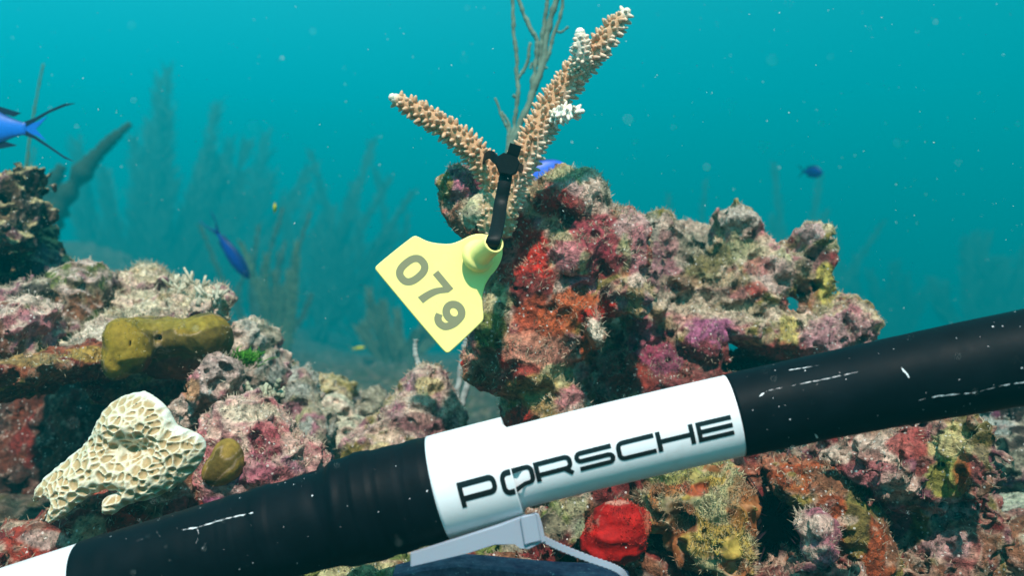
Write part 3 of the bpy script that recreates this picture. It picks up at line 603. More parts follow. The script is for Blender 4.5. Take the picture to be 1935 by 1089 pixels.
# ------------------------------------------------------------------ staghorn coral
def branch_geo(path, rad, tipcol, basecol, seed, spikes=True, sp=.0037, L=.0032, white=None):
    rs = np.random.RandomState(seed); path = np.asarray(path); n = len(path); mb = MB()
    rr = np.array(rad, float); Vt, Ft = tube_geo(path, rr, 14)
    T = np.gradient(path, axis=0); seg = np.linalg.norm(np.diff(path, axis=0), axis=1); S = np.concatenate([[0], np.cumsum(seg)]); T /= np.linalg.norm(T, axis=1)[:, None]
    Vn = Vt + (noise((Vt * 300).astype(np.float32))[:, None] * .0006)
    def bc(p, s):
        k = sst(.96, 1.0, s / S[-1]); c = np.array(basecol) * (1 - k) + np.array(tipcol) * k
        if white is not None: k2 = white(p, s / S[-1]); c = c * (1 - k2) + np.array((.74, .58, .46)) * k2
        return c
    cc = np.array([bc(Vn[i * 14 + j], S[i]) for i in range(n) for j in range(14)]); mb.add(Vn, Ft, cc)
    # domed growing tip
    tp = path[-1]; tt = T[-1]
    Vt2, Ft2 = tube_geo([tp - tt * rr[-1] * .3, tp + tt * rr[-1] * .5, tp + tt * rr[-1] * .95], [rr[-1] * 1.02, rr[-1] * .9, rr[-1] * .45], 10); mb.add(Vt2, Ft2, np.array(tipcol))
    s = .001; ph = 0; e = np.array((0, -1, 0.))
    while s < S[-1] - .001:
        i = int(np.clip(np.searchsorted(S, s) - 1, 0, n - 2)); f = (s - S[i]) / (S[i + 1] - S[i]); p = path[i] * (1 - f) + path[i + 1] * f; t_ = T[i]; r = rr[i] * (1 - f) + rr[i + 1] * f
        e1 = np.cross(t_, (0, 0, 1.)); e1 /= np.linalg.norm(e1); e2 = np.cross(t_, e1)
        m_ = max(4, int(round(2 * math.pi * r / sp * .86))); ph += math.pi / m_ + rs.uniform(-.1, .1)
        for k in range(m_):
            a = ph + k * 2 * math.pi / m_ + rs.normal(0, .09); nrm = math.cos(a) * e1 + math.sin(a) * e2; ss = p + t_ * rs.normal(0, .0005)
            ln = L * rs.uniform(.5, 1.35) * (0.6 + .4 * min(1, (S[-1] - s) / .012)); d = nrm * .9 + t_ * rs.uniform(.2, .5) + rs.normal(0, .08, 3); d /= np.linalg.norm(d)
            b0 = ss + nrm * (r - .0012); w0 = rs.uniform(.00115, .0015)
            pth = [b0, b0 + d * (ln * .4 + .0008), b0 + d * (ln * .8 + .001), b0 + d * (ln + .0012)]
            Vs, Fs = tube_geo(pth, [w0 * 1.3, w0 * 1.0, w0 * .70, w0 * .30], 7)
            c0 = bc(ss + nrm * r, s); pale = np.array((.74, .56, .41)); k2 = rs.uniform(.3, .85)
            cs = np.concatenate([np.tile(c0, (7, 1)), np.tile(c0 * .8 + pale * .2, (7, 1)), np.tile(c0 * (1 - .5 * k2) + pale * .5 * k2, (7, 1)), np.tile(c0 * (1 - .85 * k2) + pale * .85 * k2, (7, 1))])
            mb.add(Vs, Fs, cs)
        s += sp * .86
    return mb
TAN_C = (.56, .30, .155); TIP = (.82, .68, .53)
root = empty('staghorn_coral', 'tan staghorn coral fragment, two spiky branches in a V on the pinnacle', 'coral'); root.location = at(930, 400, .548)
def prt(o): 
    o.parent = root; o.matrix_parent_inverse = root.matrix_world.inverted() if False else o.matrix_parent_inverse; return o
def child_of(o, r):
    o.parent = r; o.location = Vector(o.location) - Vector(r.location); return o
Lb = smooth_path(P3([(948, 372, .548), (925, 325, .545), (885, 275, .542), (835, 237, .538), (785, 207, .535), (742, 184, .532)]), 40)
rl = np.interp(np.linspace(0, 1, 40), [0, .2, .5, .8, .97, 1], np.array([23, 21.5, 18.5, 14.5, 10, 8]) / F * .54)
child_of(branch_geo(Lb, rl, TIP, TAN_C, 1, L=.0033).build('branch', CORAL), root)
wh = lambda p, s: sst(.0015, .005, (p[0] - np.interp(p[2], [q[2] for q in Rb], [q[0] for q in Rb]))) * .75
Rb = smooth_path(P3([(945, 400, .550), (965, 350, .548), (1000, 285, .545), (1040, 205, .545), (1085, 140, .543), (1130, 88, .541), (1165, 45, .540), (1184, 22, .539)]), 60)
rrb = np.interp(np.linspace(0, 1, 60), [0, .2, .5, .7, .85, .97, 1], np.array([26, 25, 22, 19, 14.5, 10, 8]) / F * .54)
RBO = child_of(branch_geo(Rb, rrb, TIP, TAN_C, 2, white=wh, L=.0037).build('branch', CORAL), root)
WC = (.88, .78, .66)
Bb = smooth_path(P3([(1092, 145, .540), (1098, 112, .530), (1098, 85, .527), (1096, 62, .526)]), 14)
mbx = branch_geo(Bb, np.interp(np.linspace(0, 1, 14), [0, .6, 1], np.array([15, 14, 10]) / F * .53), WC, (.60, .47, .33), 3, sp=.003, L=.0026, white=lambda p, s: sst(.35, .6, s))
o = mbx.build('branchlet', CORAL); o.parent = RBO; o['label'] = 'bleached white stubby branchlet high on the tall branch'
Bb = smooth_path(P3([(1045, 222, .540), (1066, 214, .532), (1084, 211, .528), (1100, 210, .526)]), 10)
o = branch_geo(Bb, np.interp(np.linspace(0, 1, 10), [0, .5, 1], np.array([12, 9, 5]) / F * .53), WC, WC, 4, sp=.003, L=.0034).build('branchlet', CORAL); o.parent = RBO; o['label'] = 'small bleached white branchlet midway up the tall branch'
Bs = smooth_path(P3([(935, 440, .548), (942, 400, .544), (956, 352, .545)]), 10)
child_of(branch_geo(Bs, np.array([30, 32, 33, 33, 32, 30, 28, 25, 22, 18]) / F * .54, TAN_C, (.46, .30, .16), 5, L=.0022).build('base', CORAL), root)

# ------------------------------------------------------------------ black cable tie
m, t, b = mat('black_nylon', 0.5, 0.15); b.inputs['Base Color'].default_value = (.003, .0035, .004, 1); n = noisen(t, pos(t), 300, 3); bump(t, b, n, .0002); BLACKN = m
def strap_geo(path, wid, th, side):
    path = np.asarray(path, float); T = np.gradient(path, axis=0); T /= np.linalg.norm(T, axis=1)[:, None]; V = []; sd_ = np.array(side, float)
    for i, p in enumerate(path):
        s = sd_ - T[i] * sd_.dot(T[i]); s /= np.linalg.norm(s); q = np.cross(T[i], s); w_ = wid[i] if np.ndim(wid) else wid; bv = th * .35
        for a, c in ((-w_ + bv, -th), (w_ - bv, -th), (w_, -th + bv), (w_, th - bv), (w_ - bv, th), (-w_ + bv, th), (-w_, th - bv), (-w_, -th + bv)): V.append(p + s * a + q * c)
    Fc = []
    for i in range(len(path) - 1):
        for j in range(8): a = i * 8 + j; b_ = i * 8 + (j + 1) % 8; Fc.append((a, b_, b_ + 8, a + 8))
    Fc.append(tuple(range(8))[::-1]); Fc.append(tuple(range(len(path) * 8 - 8, len(path) * 8))); return np.array(V), Fc
def box_geo(c, ax, ay, az, bev=.0006):
    mb = []; c = np.array(c, float)
    ax, ay, az = [np.array(v, float) for v in (ax, ay, az)]; V = []
    la, lb, lc = np.linalg.norm(ax), np.linalg.norm(ay), np.linalg.norm(az)
    for k, (sz) in enumerate((-1, -1, 1, 1)):
        ins = bev if k in (0, 3) else 0; z = sz * (1 if k in (0, 3) else 1 - bev / lc)
        for sx, sy in ((-1, -1), (1, -1), (1, 1), (-1, 1)):
            for kk in (0, 1):
                fx = 1 - ins / la; fy = 1 - ins / lb; b2 = bev
                xx = sx * (fx - (b2 / la if (kk == 0) == (sx * sy > 0) else 0)); yy = sy * (fy - (b2 / lb if (kk == 1) == (sx * sy > 0) else 0)); V.append(c + ax * xx + ay * yy + az * z)
    Fc = [tuple(range(8))[::-1], tuple(range(24, 32))]
    for i in range(3):
        for j in range(8): a = i * 8 + j; b_ = i * 8 + (j + 1) % 8; Fc.append((a, b_, b_ + 8, a + 8))
    return np.array(V), Fc
tie = empty('black_cable_tie', 'black nylon cable tie looped round the coral fork and through the yellow tag', 'cable tie'); tie.location = at(958, 312, .515)
pw = lambda px, Y: px / F * Y
p = smooth_path(P3([(958, 318, .514), (953, 350, .512), (946, 385, .511), (942, 415, .498), (937, 440, .484), (931, 458, .4805), (925, 470, .486)]), 26)
V, Fc = strap_geo(p, pw(12.5, .51), .0008, (1, 0, 0.1)); child_of(MB().add(V, Fc, (.01, .01, .01)).build('strap', BLACKN, smooth=True), tie)
a_ = R(18); u_ = np.array((math.cos(a_), 0, -math.sin(a_))); v_ = np.array((math.sin(a_), 0, math.cos(a_)))
prof = [(-22, 12), (-14, 22), (14, 24), (24, 12), (24, -10), (14, -20), (-10, -22), (-24, -4)]
def prism(poly, c, U, W, D, th, bev=.0005):
    P = np.array(poly, float); cen = P.mean(0); V = []; ks = [(0, 1), (1, 0), (1, 0), (0, 1)]
    for k, (z, ins) in enumerate(((-th, 1), (-th + bev, 0), (th - bev, 0), (th, 1))):
        for q in P:
            d = q - cen; q2 = cen + d * (1 - ins * bev / np.linalg.norm(d)); V.append(np.array(c) + np.array(U) * q2[0] + np.array(W) * q2[1] + np.array(D) * z)
    n = len(P); Fc = [tuple(range(n)), tuple(range(3 * n, 4 * n))[::-1]]
    for i in range(3):
        for j in range(n): a = i * n + j; b_ = i * n + (j + 1) % n; Fc.append((a, a + n, b_ + n, b_))
    return np.array(V), Fc
hp = np.array(prof) * (.92, .88) / F * .512
V, Fc = prism(hp, at(958, 312, .512), u_, v_, (0, -1, 0), .0032); child_of(MB().add(V, Fc, (.01,) * 3).build('head', BLACKN, smooth=False), tie)
V, Fc = strap_geo(P3([(962, 305, .511), (970, 290, .509), (975, 273, .508)]), pw(11.5, .51), .0007, (1, 0, -.3)); child_of(MB().add(V, Fc, (.01,) * 3).build('tail', BLACKN, smooth=False), tie)
lp = smooth_path(P3([(960, 314, .515), (940, 304, .5165), (927, 292, .522), (915, 300, .535), (925, 322, .556), (960, 335, .566), (990, 330, .560), (985, 318, .536), (970, 314, .518)]), 30)
V, Fc = strap_geo(lp, pw(8, .52), .0007, (.2, .1, 1)); child_of(MB().add(V, Fc, (.01,) * 3).build('loop', BLACKN, smooth=False), tie)

# ------------------------------------------------------------------ yellow ear tag
m, t, b = mat('yellow_soft_plastic', 0.42, 0.35); b.inputs['Base Color'].default_value = (.97, .84, .33, 1)
n = noisen(t, pos(t), 500, 3); bump(t, b, n, .00006); co = pos(t)
n2 = noisen(t, co, 60, 5, .7); n3 = noisen(t, co, 900, 2, .5)
cc = mixc(t, mrange(t, n2, .4, .75, 0, .35), (.98, .82, .25), (.86, .76, .30)); cc = mixc(t, mrange(t, n3, .70, .76, 0, .6), cc, (.5, .45, .2)); t.links.new(cc, b.inputs['Base Color'])
YEL = m
m, t, b = mat('grey_laser_marking', 0.6, 0.2); b.inputs['Base Color'].default_value = (.235, .225, .125, 1); INK = m
ty = .500; TU = np.array(at(845, 668, ty) - at(710, 506, ty)); TU /= np.linalg.norm(TU)       # along the digits
TV = np.array((-TU[2], 0, TU[0])) if -TU[2] > 0 else np.array((TU[2], 0, -TU[0])); TN = np.array((0, -1, 0.))
tilt = R(-10); TN = np.array((math.sin(R(6)), -math.cos(tilt), .10)); TN /= np.linalg.norm(TN)
TU = TU - TN * TU.dot(TN); TU /= np.linalg.norm(TU); TVv = np.cross(TN, TU); TV = TVv if TVv[0] > 0 else -TVv
TC = at(820, 545, ty)
def on_tag(px, py):
    d = at(px, py, 1.0); k = TC.dot(TN) / d.dot(TN); q = d * k - TC; return np.array((q.dot(TU), q.dot(TV)))
outl_px = [(785, 446), (791, 448), (806, 456), (823, 460), (847, 462), (860, 459), (874, 453), (886, 446), (905, 441), (930, 446), (945, 458), (951, 475), (946, 496), (936, 512), (925, 524), (916, 540), (911, 560), (912, 580), (914, 598), (913, 606), (908, 612), (852, 665), (846, 668), (839, 666), (712, 514), (709, 508), (711, 502), (778, 448)]
outl = np.array([on_tag(*q) for q in outl_px]); oc = outl
for _ in range(3): nx_ = np.roll(oc, -1, 0); oc = np.stack([oc * .75 + nx_ * .25, oc * .25 + nx_ * .75], 1).reshape(-1, 2)
tagr = empty('yellow_tag', 'yellow plastic livestock ear tag marked 079, hanging from the black cable tie', 'tag'); tagr.location = TC
th = .00085
def tagp(q, z): return TC + TU * q[0] + TV * q[1] + TN * z
def inset(P, d):
    T = np.roll(P, -1, 0) - np.roll(P, 1, 0); T /= np.linalg.norm(T, axis=1)[:, None]; nn = np.stack([-T[:, 1], T[:, 0]], 1)
    area = .5 * (P[:, 0] * np.roll(P[:, 1], -1) - np.roll(P[:, 0], -1) * P[:, 1]).sum(); return P + nn * d * (1 if area > 0 else -1)
rings = [(.0006, th), (.00025, th * .8), (0, th * .35), (0, -th * .35), (.00025, -th * .8), (.0006, -th)]
V = []; n_ = len(oc)
for d_, z in rings: V += [tagp(q, z) for q in inset(oc, d_)]
Fc = []
for i in range(5):
    for j in range(n_): a = i * n_ + j; b_ = i * n_ + (j + 1) % n_; Fc.append((a, a + n_, b_ + n_, b_))
from mathutils.geometry import tessellate_polygon
tri = tessellate_polygon([[Vector((q[0] * 100, q[1] * 100, 0)) for q in inset(oc, .0006)]])
Fc += [tuple(t_) for t_ in tri] + [tuple(5 * n_ + k for k in t_)[::-1] for t_ in tri]
plate = make_mesh('plate', V, Fc, YEL, None, None, smooth=False); child_of(plate, tagr)
# collar: stepped tube pointing up, right and at the camera
A0 = at(903, 484, .4995) ; ax = at(934, 459, .482) - A0; axl = np.linalg.norm(ax); ax /= axl
prof = [(-.05, 11.2), (.0, 11.4), (.08, 11.2), (.16, 10.2), (.18, 9.0), (.24, 8.3), (.30, 7.9), (.42, 7.3), (.95, 6.9), (1.0, 6.7), (1.0, 5.5), (.96, 5.2), (.3, 4.8), (.3, .1)]
e1 = np.cross(ax, (0, 0, 1.)); e1 /= np.linalg.norm(e1); e2 = np.cross(ax, e1); sg = 40; V = []
prof = [(a, r * .8) for a, r in prof]
for a, r in prof: V += [A0 + ax * a * axl + (e1 * math.cos(k * 2 * math.pi / sg) + e2 * math.sin(k * 2 * math.pi / sg)) * r * .001 for k in range(sg)]
Fc = [(i * sg + j, i * sg + (j + 1) % sg, (i + 1) * sg + (j + 1) % sg, (i + 1) * sg + j) for i in range(len(prof) - 1) for j in range(sg)]
child_of(make_mesh('collar', V, Fc, YEL), tagr)
# digits
def ribbon(mb, pts, w_, z0, fn, closed=False):
    P = np.array(pts, float); T = (np.roll(P, -1, 0) - np.roll(P, 1, 0)) if closed else np.gradient(P, axis=0)
    T /= np.linalg.norm(T, axis=1)[:, None]; nn = np.stack([-T[:, 1], T[:, 0]], 1); n = len(P); ww = np.array(w_)[:, None] if np.ndim(w_) else w_
    V = [fn(q, z0) for q in P + nn * ww] + [fn(q, z0) for q in P - nn * ww]; m = n if closed else n - 1
    mb.add(V, [(i, (i + 1) % n, n + (i + 1) % n, n + i) for i in range(m)], (.3, .3, .2))
px1 = ty / F; T2 = np.array(on_tag(852, 598)) - on_tag(780, 514)
def gl(cx, cy):
    c = on_tag(cx, cy); return lambda q, z: tagp((c[0] + q[0] * px1, c[1] + q[1] * px1), z)
zt = th + .00008
for k, (cx, cy) in enumerate(((779, 511), (818, 548), (850, 597))):
    mb = MB(); fn = gl(cx, cy)
    if k == 0:
        a = np.linspace(0, 2 * math.pi, 48, endpoint=False); ct, sn = np.cos(a), np.sin(a); e = .8
        pts = np.stack([17.5 * np.sign(ct) * np.abs(ct) ** e, 25 * np.sign(sn) * np.abs(sn) ** e], 1); ribbon(mb, pts, 7.0, zt, fn, True)
    elif k == 1:
        def quad(P): mb.add([fn(q, zt) for q in P], [tuple(range(len(P)))], (.3, .3, .2))
        quad([(-22, 31), (23, 31), (23, 19), (8, 18), (-22, 18)])
        l_ = smooth_path([(8, 18), (-1, 2), (-5, -14), (-7, -31)], 12); r_ = smooth_path([(23, 19), (13, 3), (9, -14), (8, -31)], 12)
        mb.add([fn(q, zt) for q in l_] + [fn(q, zt) for q in r_], [(i, i + 1, 13 + i, 12 + i) for i in range(11)], (.3, .3, .2))
    else:
        a = np.linspace(0, 2 * math.pi, 40, endpoint=False); pts = np.stack([15.5 * np.cos(a), 10 + 14.0 * np.sin(a)], 1); ribbon(mb, pts, 7.2, zt, fn, True)
        pts = smooth_path([(16, 10), (16.5, -4), (11, -19), (0, -24), (-10, -21), (-15, -13)], 26); ribbon(mb, pts, [7.0] * 20 + [6.9, 6.8, 6.7, 6.6, 6.5, 6.5], zt + .00003, fn)
    mb.build('digit', INK, smooth=False, col=False).parent = plate

# ------------------------------------------------------------------ the pole
xs = np.array([180, 600, 1000, 1390, 1935.]); yc = np.array([1110, 985, 877, 785.5, 676.])
pc = np.polyfit(xs, yc, 3)
def Yc(u): return .40 - .018 * sst(1300, 2100, np.asarray(u, float)) * 1.0
def Cp(u): return at(u, np.polyval(pc, u), float(Yc(u)))
def frame(u):
    T = Cp(u + 5) - Cp(u - 5); T /= np.linalg.norm(T); e1 = np.array((0, -1, 0.)); e1 -= T * e1.dot(T); e1 /= np.linalg.norm(e1); e2 = np.cross(e1, T); e2 = e2 if e2[2] > 0 else -e2; return T, e1, e2
def pole_pt(u, th_, r): T, e1, e2 = frame(u); return Cp(u) + r * (math.cos(th_) * e1 + math.sin(th_) * e2)
RP = lambda px: px / F * .40
rad_tab = [(-400, 88), (174, 88), (175, 90), (560, 90), (610, 91), (640, 94), (655, 101), (690, 103), (760, 99), (829, 97.5), (830, 98.5), (970, 98.5), (971, 77), (1386, 77.5), (1387, 79), (1600, 80), (1935, 86), (2400, 92)]
rt = np.array(rad_tab, float)
def rad(u): return RP(float(np.interp(u, rt[:, 0], rt[:, 1])))
def section(name, u0, u1, m, extra=0.0, nseg=96, wr=None, r_fn=None, du=6, over=None):
    us = [u0] + list(np.arange(u0 + du, u1 - .5, du)) + [u1]; V = []; nr = 0
    rf = r_fn or rad
    for u in us:
        T, e1, e2 = frame(u); c = Cp(u); th_ = np.arange(nseg) * 2 * math.pi / nseg; r = np.full(nseg, rf(min(max(u, u0 + .6), u1 - .6)) + extra)
        if wr is not None: r = r + wr(u, th_)
        V.append(c + r[:, None] * (np.cos(th_)[:, None] * e1 + np.sin(th_)[:, None] * e2))
    # turned-in ends
    for side, u in ((0, u0), (1, u1)):
        T, e1, e2 = frame(u); r = rf(min(max(u, u0 + .6), u1 - .6)) * .72; th_ = np.arange(nseg) * 2 * math.pi / nseg; ring = Cp(u) + r * (np.cos(th_)[:, None] * e1 + np.sin(th_)[:, None] * e2)
        V = [ring] + V if side == 0 else V + [ring]
    n = len(V); V = np.concatenate(V); Fc = [(i * nseg + j, i * nseg + (j + 1) % nseg, (i + 1) * nseg + (j + 1) % nseg, (i + 1) * nseg + j) for i in range(n - 1) for j in range(nseg)]
    return child_of(make_mesh(name, V, Fc, m), pole)
pole = empty('pipe_pole', 'long white pipe pole wrapped in black tape with a lettered white sleeve', 'pole'); pole.location = Cp(970)
m, t, b = mat('white_pvc', 0.30, 0.45); co = pos(t); n = noisen(t, co, 40, 4, .6); n2 = noisen(t, co, 500, 3, .6)
cc = mixc(t, mrange(t, n, .55, .75, 0, .5), (.80, .79, .82), (.50, .48, .44)); sp = mrange(t, n2, .72, .76, 0, .5); cc = mixc(t, sp, cc, (.35, .34, .33)); t.links.new(cc, b.inputs['Base Color']); bump(t, b, n, .0004, .4); WPVC = m
m, t, b = mat('black_vinyl_tape', 0.40, 0.06); co = pos(t); n = noisen(t, co, 60, 4); n2 = noisen(t, co, 700, 2)
cc = mixc(t, mrange(t, n, .4, .7, 0, 1), (.002, .003, .005), (.003, .005, .008)); t.links.new(cc, b.inputs['Base Color']); h = mathn(t, 'ADD', n, mathn(t, 'MULTIPLY', n2, .1)); bump(t, b, h, .0005, .4)
t.links.new(mrange(t, n, .35, .65, .48, .62), b.inputs['Roughness']); TAPE = m
def wrinkle(u, th_):
    q = np.stack([np.full(len(th_), u / 30.0), np.cos(th_) * 1.2, np.sin(th_) * 1.2], 1); wv = np.zeros(len(th_))
    wv += noise(q) * .00025
    wv += .0007 * np.exp(-((u - 648 - 10 * np.sin(th_ * 2)) / 9) ** 2) - .0009 * np.exp(-((u - 612 - 12 * np.cos(th_)) / 12) ** 2) * (np.cos(th_ - .3) > .2)
    for uu, a in ((440, .00025), (505, .0003), (695, .0004), (740, .0003), (790, .0003)): wv += a * (u > uu + 8 * np.sin(th_ + uu)) * (u < uu + 28)
    return wv
section('pipe_end', -300, 175, WPVC); section('black_tape', 175, 829, TAPE, wr=wrinkle, nseg=128, du=4); section('collar', 829.5, 970, WPVC)
section('sleeve', 970, 1387, WPVC); section('black_tape', 1387, 2300, TAPE, wr=lambda u, th_: noise(np.stack([np.full(len(th_), u / 60.), np.cos(th_), np.sin(th_)], 1)) * .0002)
def on_pole(px, py):
    d = at(px, py, 1.0); d /= np.linalg.norm(d); best = None
    us = np.linspace(px - 120, px + 120, 161); cs = np.array([Cp(u) for u in us]); s = .30
    for _ in range(400):
        p_ = d * s; dist = np.linalg.norm(cs - p_, axis=1); i = dist.argmin(); u = us[i]
        if dist[i] <= rad(u) + .0001: break
        s += max(.00005, (dist[i] - rad(u)) * .7)
    T, e1, e2 = frame(u); q = p_ - Cp(u); return u, math.atan2(q.dot(e2), q.dot(e1))
# lettering, laid on the surface of collar and sleeve
m, t, b = mat('black_print', 0.35, 0.4); b.inputs['Base Color'].default_value = (.006, .006, .007, 1); PRINT = m
ua, tha = on_pole(868, 938); ub, thb = on_pole(1386, 803)
def lp_(q, z=0):
    f = q[0]; u = ua + (ub - ua) * f
    rr = float(np.interp(u, [960, 967, 975, 988], [RP(98.5), RP(98.5), RP(90), RP(77.3)])); tht = tha + (thb - tha) * f
    if 960 < u < 990: pass
    r0 = RP(77.4) if u > 973 else RP(98.5); r0 = rr if 966 < u < 989 else r0
    return pole_pt(u, tht + q[1] * RP(1) / (RP(80)), r0 + .00022)
LW = 4.3; H2 = 19.0; cw = 1 / 520.
def stroke(mb, pts, w_=LW):
    P = np.array(pts, float); out_ = []
    for i in range(len(P) - 1):
        L_ = np.linalg.norm(P[i + 1] - P[i]); k = max(1, int(L_ / 2.5))
        for j in range(k): out_.append(P[i] + (P[i + 1] - P[i]) * j / k)
    out_.append(P[-1]); P = np.array(out_); T = np.gradient(P, axis=0); T /= np.linalg.norm(T, axis=1)[:, None]; nn = np.stack([-T[:, 1], T[:, 0]], 1); n = len(P)
    rows = [[lp_((q[0] * cw, q[1])) for q in P + nn * (w_ * s_)] for s_ in (-1, -.33, .33, 1)]; V = sum(rows, []); Fc = [(r_ * n + i, r_ * n + i + 1, (r_ + 1) * n + i + 1, (r_ + 1) * n + i) for r_ in range(3) for i in range(n - 1)]; mb.add(V, Fc, (0, 0, 0))
def arc(cx, cy, rx, ry, a0, a1, n=7): return [(cx + rx * math.cos(R(a)), cy + ry * math.sin(R(a))) for a in np.linspace(a0, a1, n)]
T_, B_ = H2 - LW, -(H2 - LW); rr_ = 9
def letters():
    x = 4; wP = 66
    def P_(x): return [[(x, -H2), (x, H2)], [(x + LW, T_)] + arc(x + wP - rr_ - 4, T_ - rr_ + 1, rr_, rr_ - 1, 90, 0) + arc(x + wP - rr_ - 4, -2 + rr_ - 1 - 4, rr_, rr_ - 1, 0, -90) + [(x + LW, -6)]]
    def O_(x, w): l, r = x, x + w; return [[((l + r) / 2, T_)] + arc(r - rr_, T_ - rr_, rr_, rr_, 90, 0) + arc(r - rr_, B_ + rr_, rr_, rr_, 0, -90) + arc(l + rr_, B_ + rr_, rr_, rr_, 270, 180) + arc(l + rr_, T_ - rr_, rr_, rr_, 180, 90) + [((l + r) / 2 + .5, T_)]]
    S = []
    S += P_(4)
    S += O_(82, 54)
    x = 146; S += P_(x); S += [[(x + 50, -6), (x + 64, -H2 + 1)]]
    x = 222; w = 66; S += [[(x + w, T_), (x + rr_, T_)] + arc(x + rr_ - 2, T_ - 7.3, 7.3, 7.3, 90, 270) + [(x + w - rr_, 0)] + arc(x + w - 8, -7.3, 7.3, 7.3, 90, -90) + [(x + 2, B_)]]
    x = 300; w = 68; S += [[(x + w, T_), (x + rr_, T_)] + arc(x + rr_, T_ - rr_, rr_, rr_, 95, 180) + arc(x + rr_, B_ + rr_, rr_, rr_, 180, 265) + [(x + w, B_)]]
    x = 376; w = 62; S += [[(x, -H2), (x, H2)], [(x + w, -H2), (x + w, H2)], [(x + LW, 0), (x + w - LW, 0)]]
    x = 452; w = 66; S += [[(x, -H2), (x, H2)], [(x + LW, T_), (x + w, T_)], [(x + LW, 0), (x + w, 0)], [(x + LW, B_), (x + w, B_)]]
    return S
mb = MB()
for s_ in letters(): stroke(mb, s_, LW)
o = child_of(mb.build('lettering', PRINT, smooth=False, col=False), pole)
# scuffs that show white through the tape
m, t, b = mat('bare_white_scuff', 0.5, 0.3); b.inputs['Base Color'].default_value = (.7, .72, .74, 1); SCUFF = m
def scuff(pts, w_, seed=0, wob=.5):
    rs = np.random.RandomState(seed); P = np.array(pts, float); out_ = []
    for i in range(len(P) - 1):
        k = max(2, int(np.linalg.norm(P[i + 1] - P[i]) / 5))
        for j in range(k): out_.append(P[i] + (P[i + 1] - P[i]) * j / k)
    out_.append(P[-1]); P = np.array(out_) + rs.normal(0, wob * .5, (len(out_), 2)); n = len(P); ww = w_ * .75 * rs.uniform(.15, 1.2, n) * (rs.rand(n) > .3); ww[0] = ww[-1] = .1; V = []
    for k in range(n):
        for s_ in (-1, 1):
            u, th_ = on_pole(P[k][0], P[k][1] + s_ * ww[k]); V.append(pole_pt(u, th_, rad(u) + .00035))
    return make_mesh('scuff_mark', V, [(2 * i, 2 * i + 1, 2 * i + 3, 2 * i + 2) for i in range(n - 1)], SCUFF, smooth=False)
for pts, w_, sd_ in (([(1735, 757), (1775, 748), (1840, 742), (1895, 728), (1945, 721)], 1.6, 1), ([(1703, 695), (1712, 705), (1718, 715)], 5, 2), ([(1536, 815), (1543, 825), (1550, 829)], 5, 3), ([(1434, 750), (1450, 740)], 2.5, 4), ([(1452, 739), (1500, 729), (1560, 717), (1620, 704)], .7, 5), ([(1490, 701), (1515, 697), (1545, 692)], .8, 6),
                      ([(345, 1003), (375, 998), (400, 990), (430, 981), (480, 970)], 1.5, 7), ([(372, 1000), (378, 1012), (370, 1028)], 1.6, 8), ([(296, 1006), (303, 1016)], 3, 9), ([(260, 1024), (270, 1020)], 1.2, 10)):
    child_of(scuff(pts, w_, sd_), pole)

# silt flecks settled on the pole
rs = np.random.RandomState(31); mb = MB()
for i in range(230):
    u = rs.uniform(-60, 2000); thh = rs.uniform(-1.2, 1.5); rr_0 = rad(u) + .0002; s0 = abs(rs.normal(0, .00016)) + .00006; dv = s0 / .0002
    if 829 < u < 1388 and rs.rand() < .8: continue
    P0 = [pole_pt(u + a_ * dv * .9, thh + b_ * s0 / .02, rr_0) for a_, b_ in ((-1, 0), (-.2, -.8), (1, -.2), (.4, .9))]
    mb.add(P0, [(0, 1, 2, 3)], (1, 1, 1))
o = child_of(mb.build('silt_flecks', SCUFF, smooth=False, col=False), pole); o['kind'] = 'stuff'
# white cable tie under the collar
m, t, b = mat('clear_white_nylon', 0.35, 0.4); b.inputs['Base Color'].default_value = (.30, .33, .40, 1); b.inputs['Subsurface Weight'].default_value = .2; b.inputs['Subsurface Scale'].default_value = .002; WN = m
wt = empty('white_cable_tie', 'broad milky white cable tie pulled round the pole collar, its notched tail hanging down', 'cable tie'); wt.location = at(900, 1030, .385)
po = [(776, 1046), (870, 1016), (940, 993), (990, 975), (1018, 972), (1024, 990), (1031, 1022), (1000, 1037), (985, 1036), (975, 1028), (935, 1030), (880, 1046), (776, 1070)]
c0 = at(900, 1020, .382); hp = [((q[0] - 900) / F * .382, -(q[1] - 1020) / F * .382) for q in po]
V, Fc = prism(hp, c0, (1, 0, 0), (0, 0, 1), (0, -1, 0), .0016); child_of(MB().add(V, Fc, (1,) * 3).build('strap', WN, smooth=False), wt)
V, Fc = box_geo(at(1003, 1000, .380), np.array((.0036, 0, .0009)), np.array((0, .0012, 0)), np.array((-.001, 0, .0058)), .0005); child_of(MB().add(V, Fc, (1,) * 3).build('head', WN, smooth=False), wt)
p = smooth_path(P3([(1026, 1020, .384), (1060, 1036, .388), (1110, 1056, .392), (1160, 1074, .394), (1180, 1090, .396), (1190, 1120, .40)]), 60)
V, Fc = strap_geo(p, [.0013 + .0003 * (i % 2) for i in range(60)], .0006, (.3, .2, 1)); child_of(MB().add(V, Fc, (1,) * 3).build('tail', WN, smooth=False), wt)
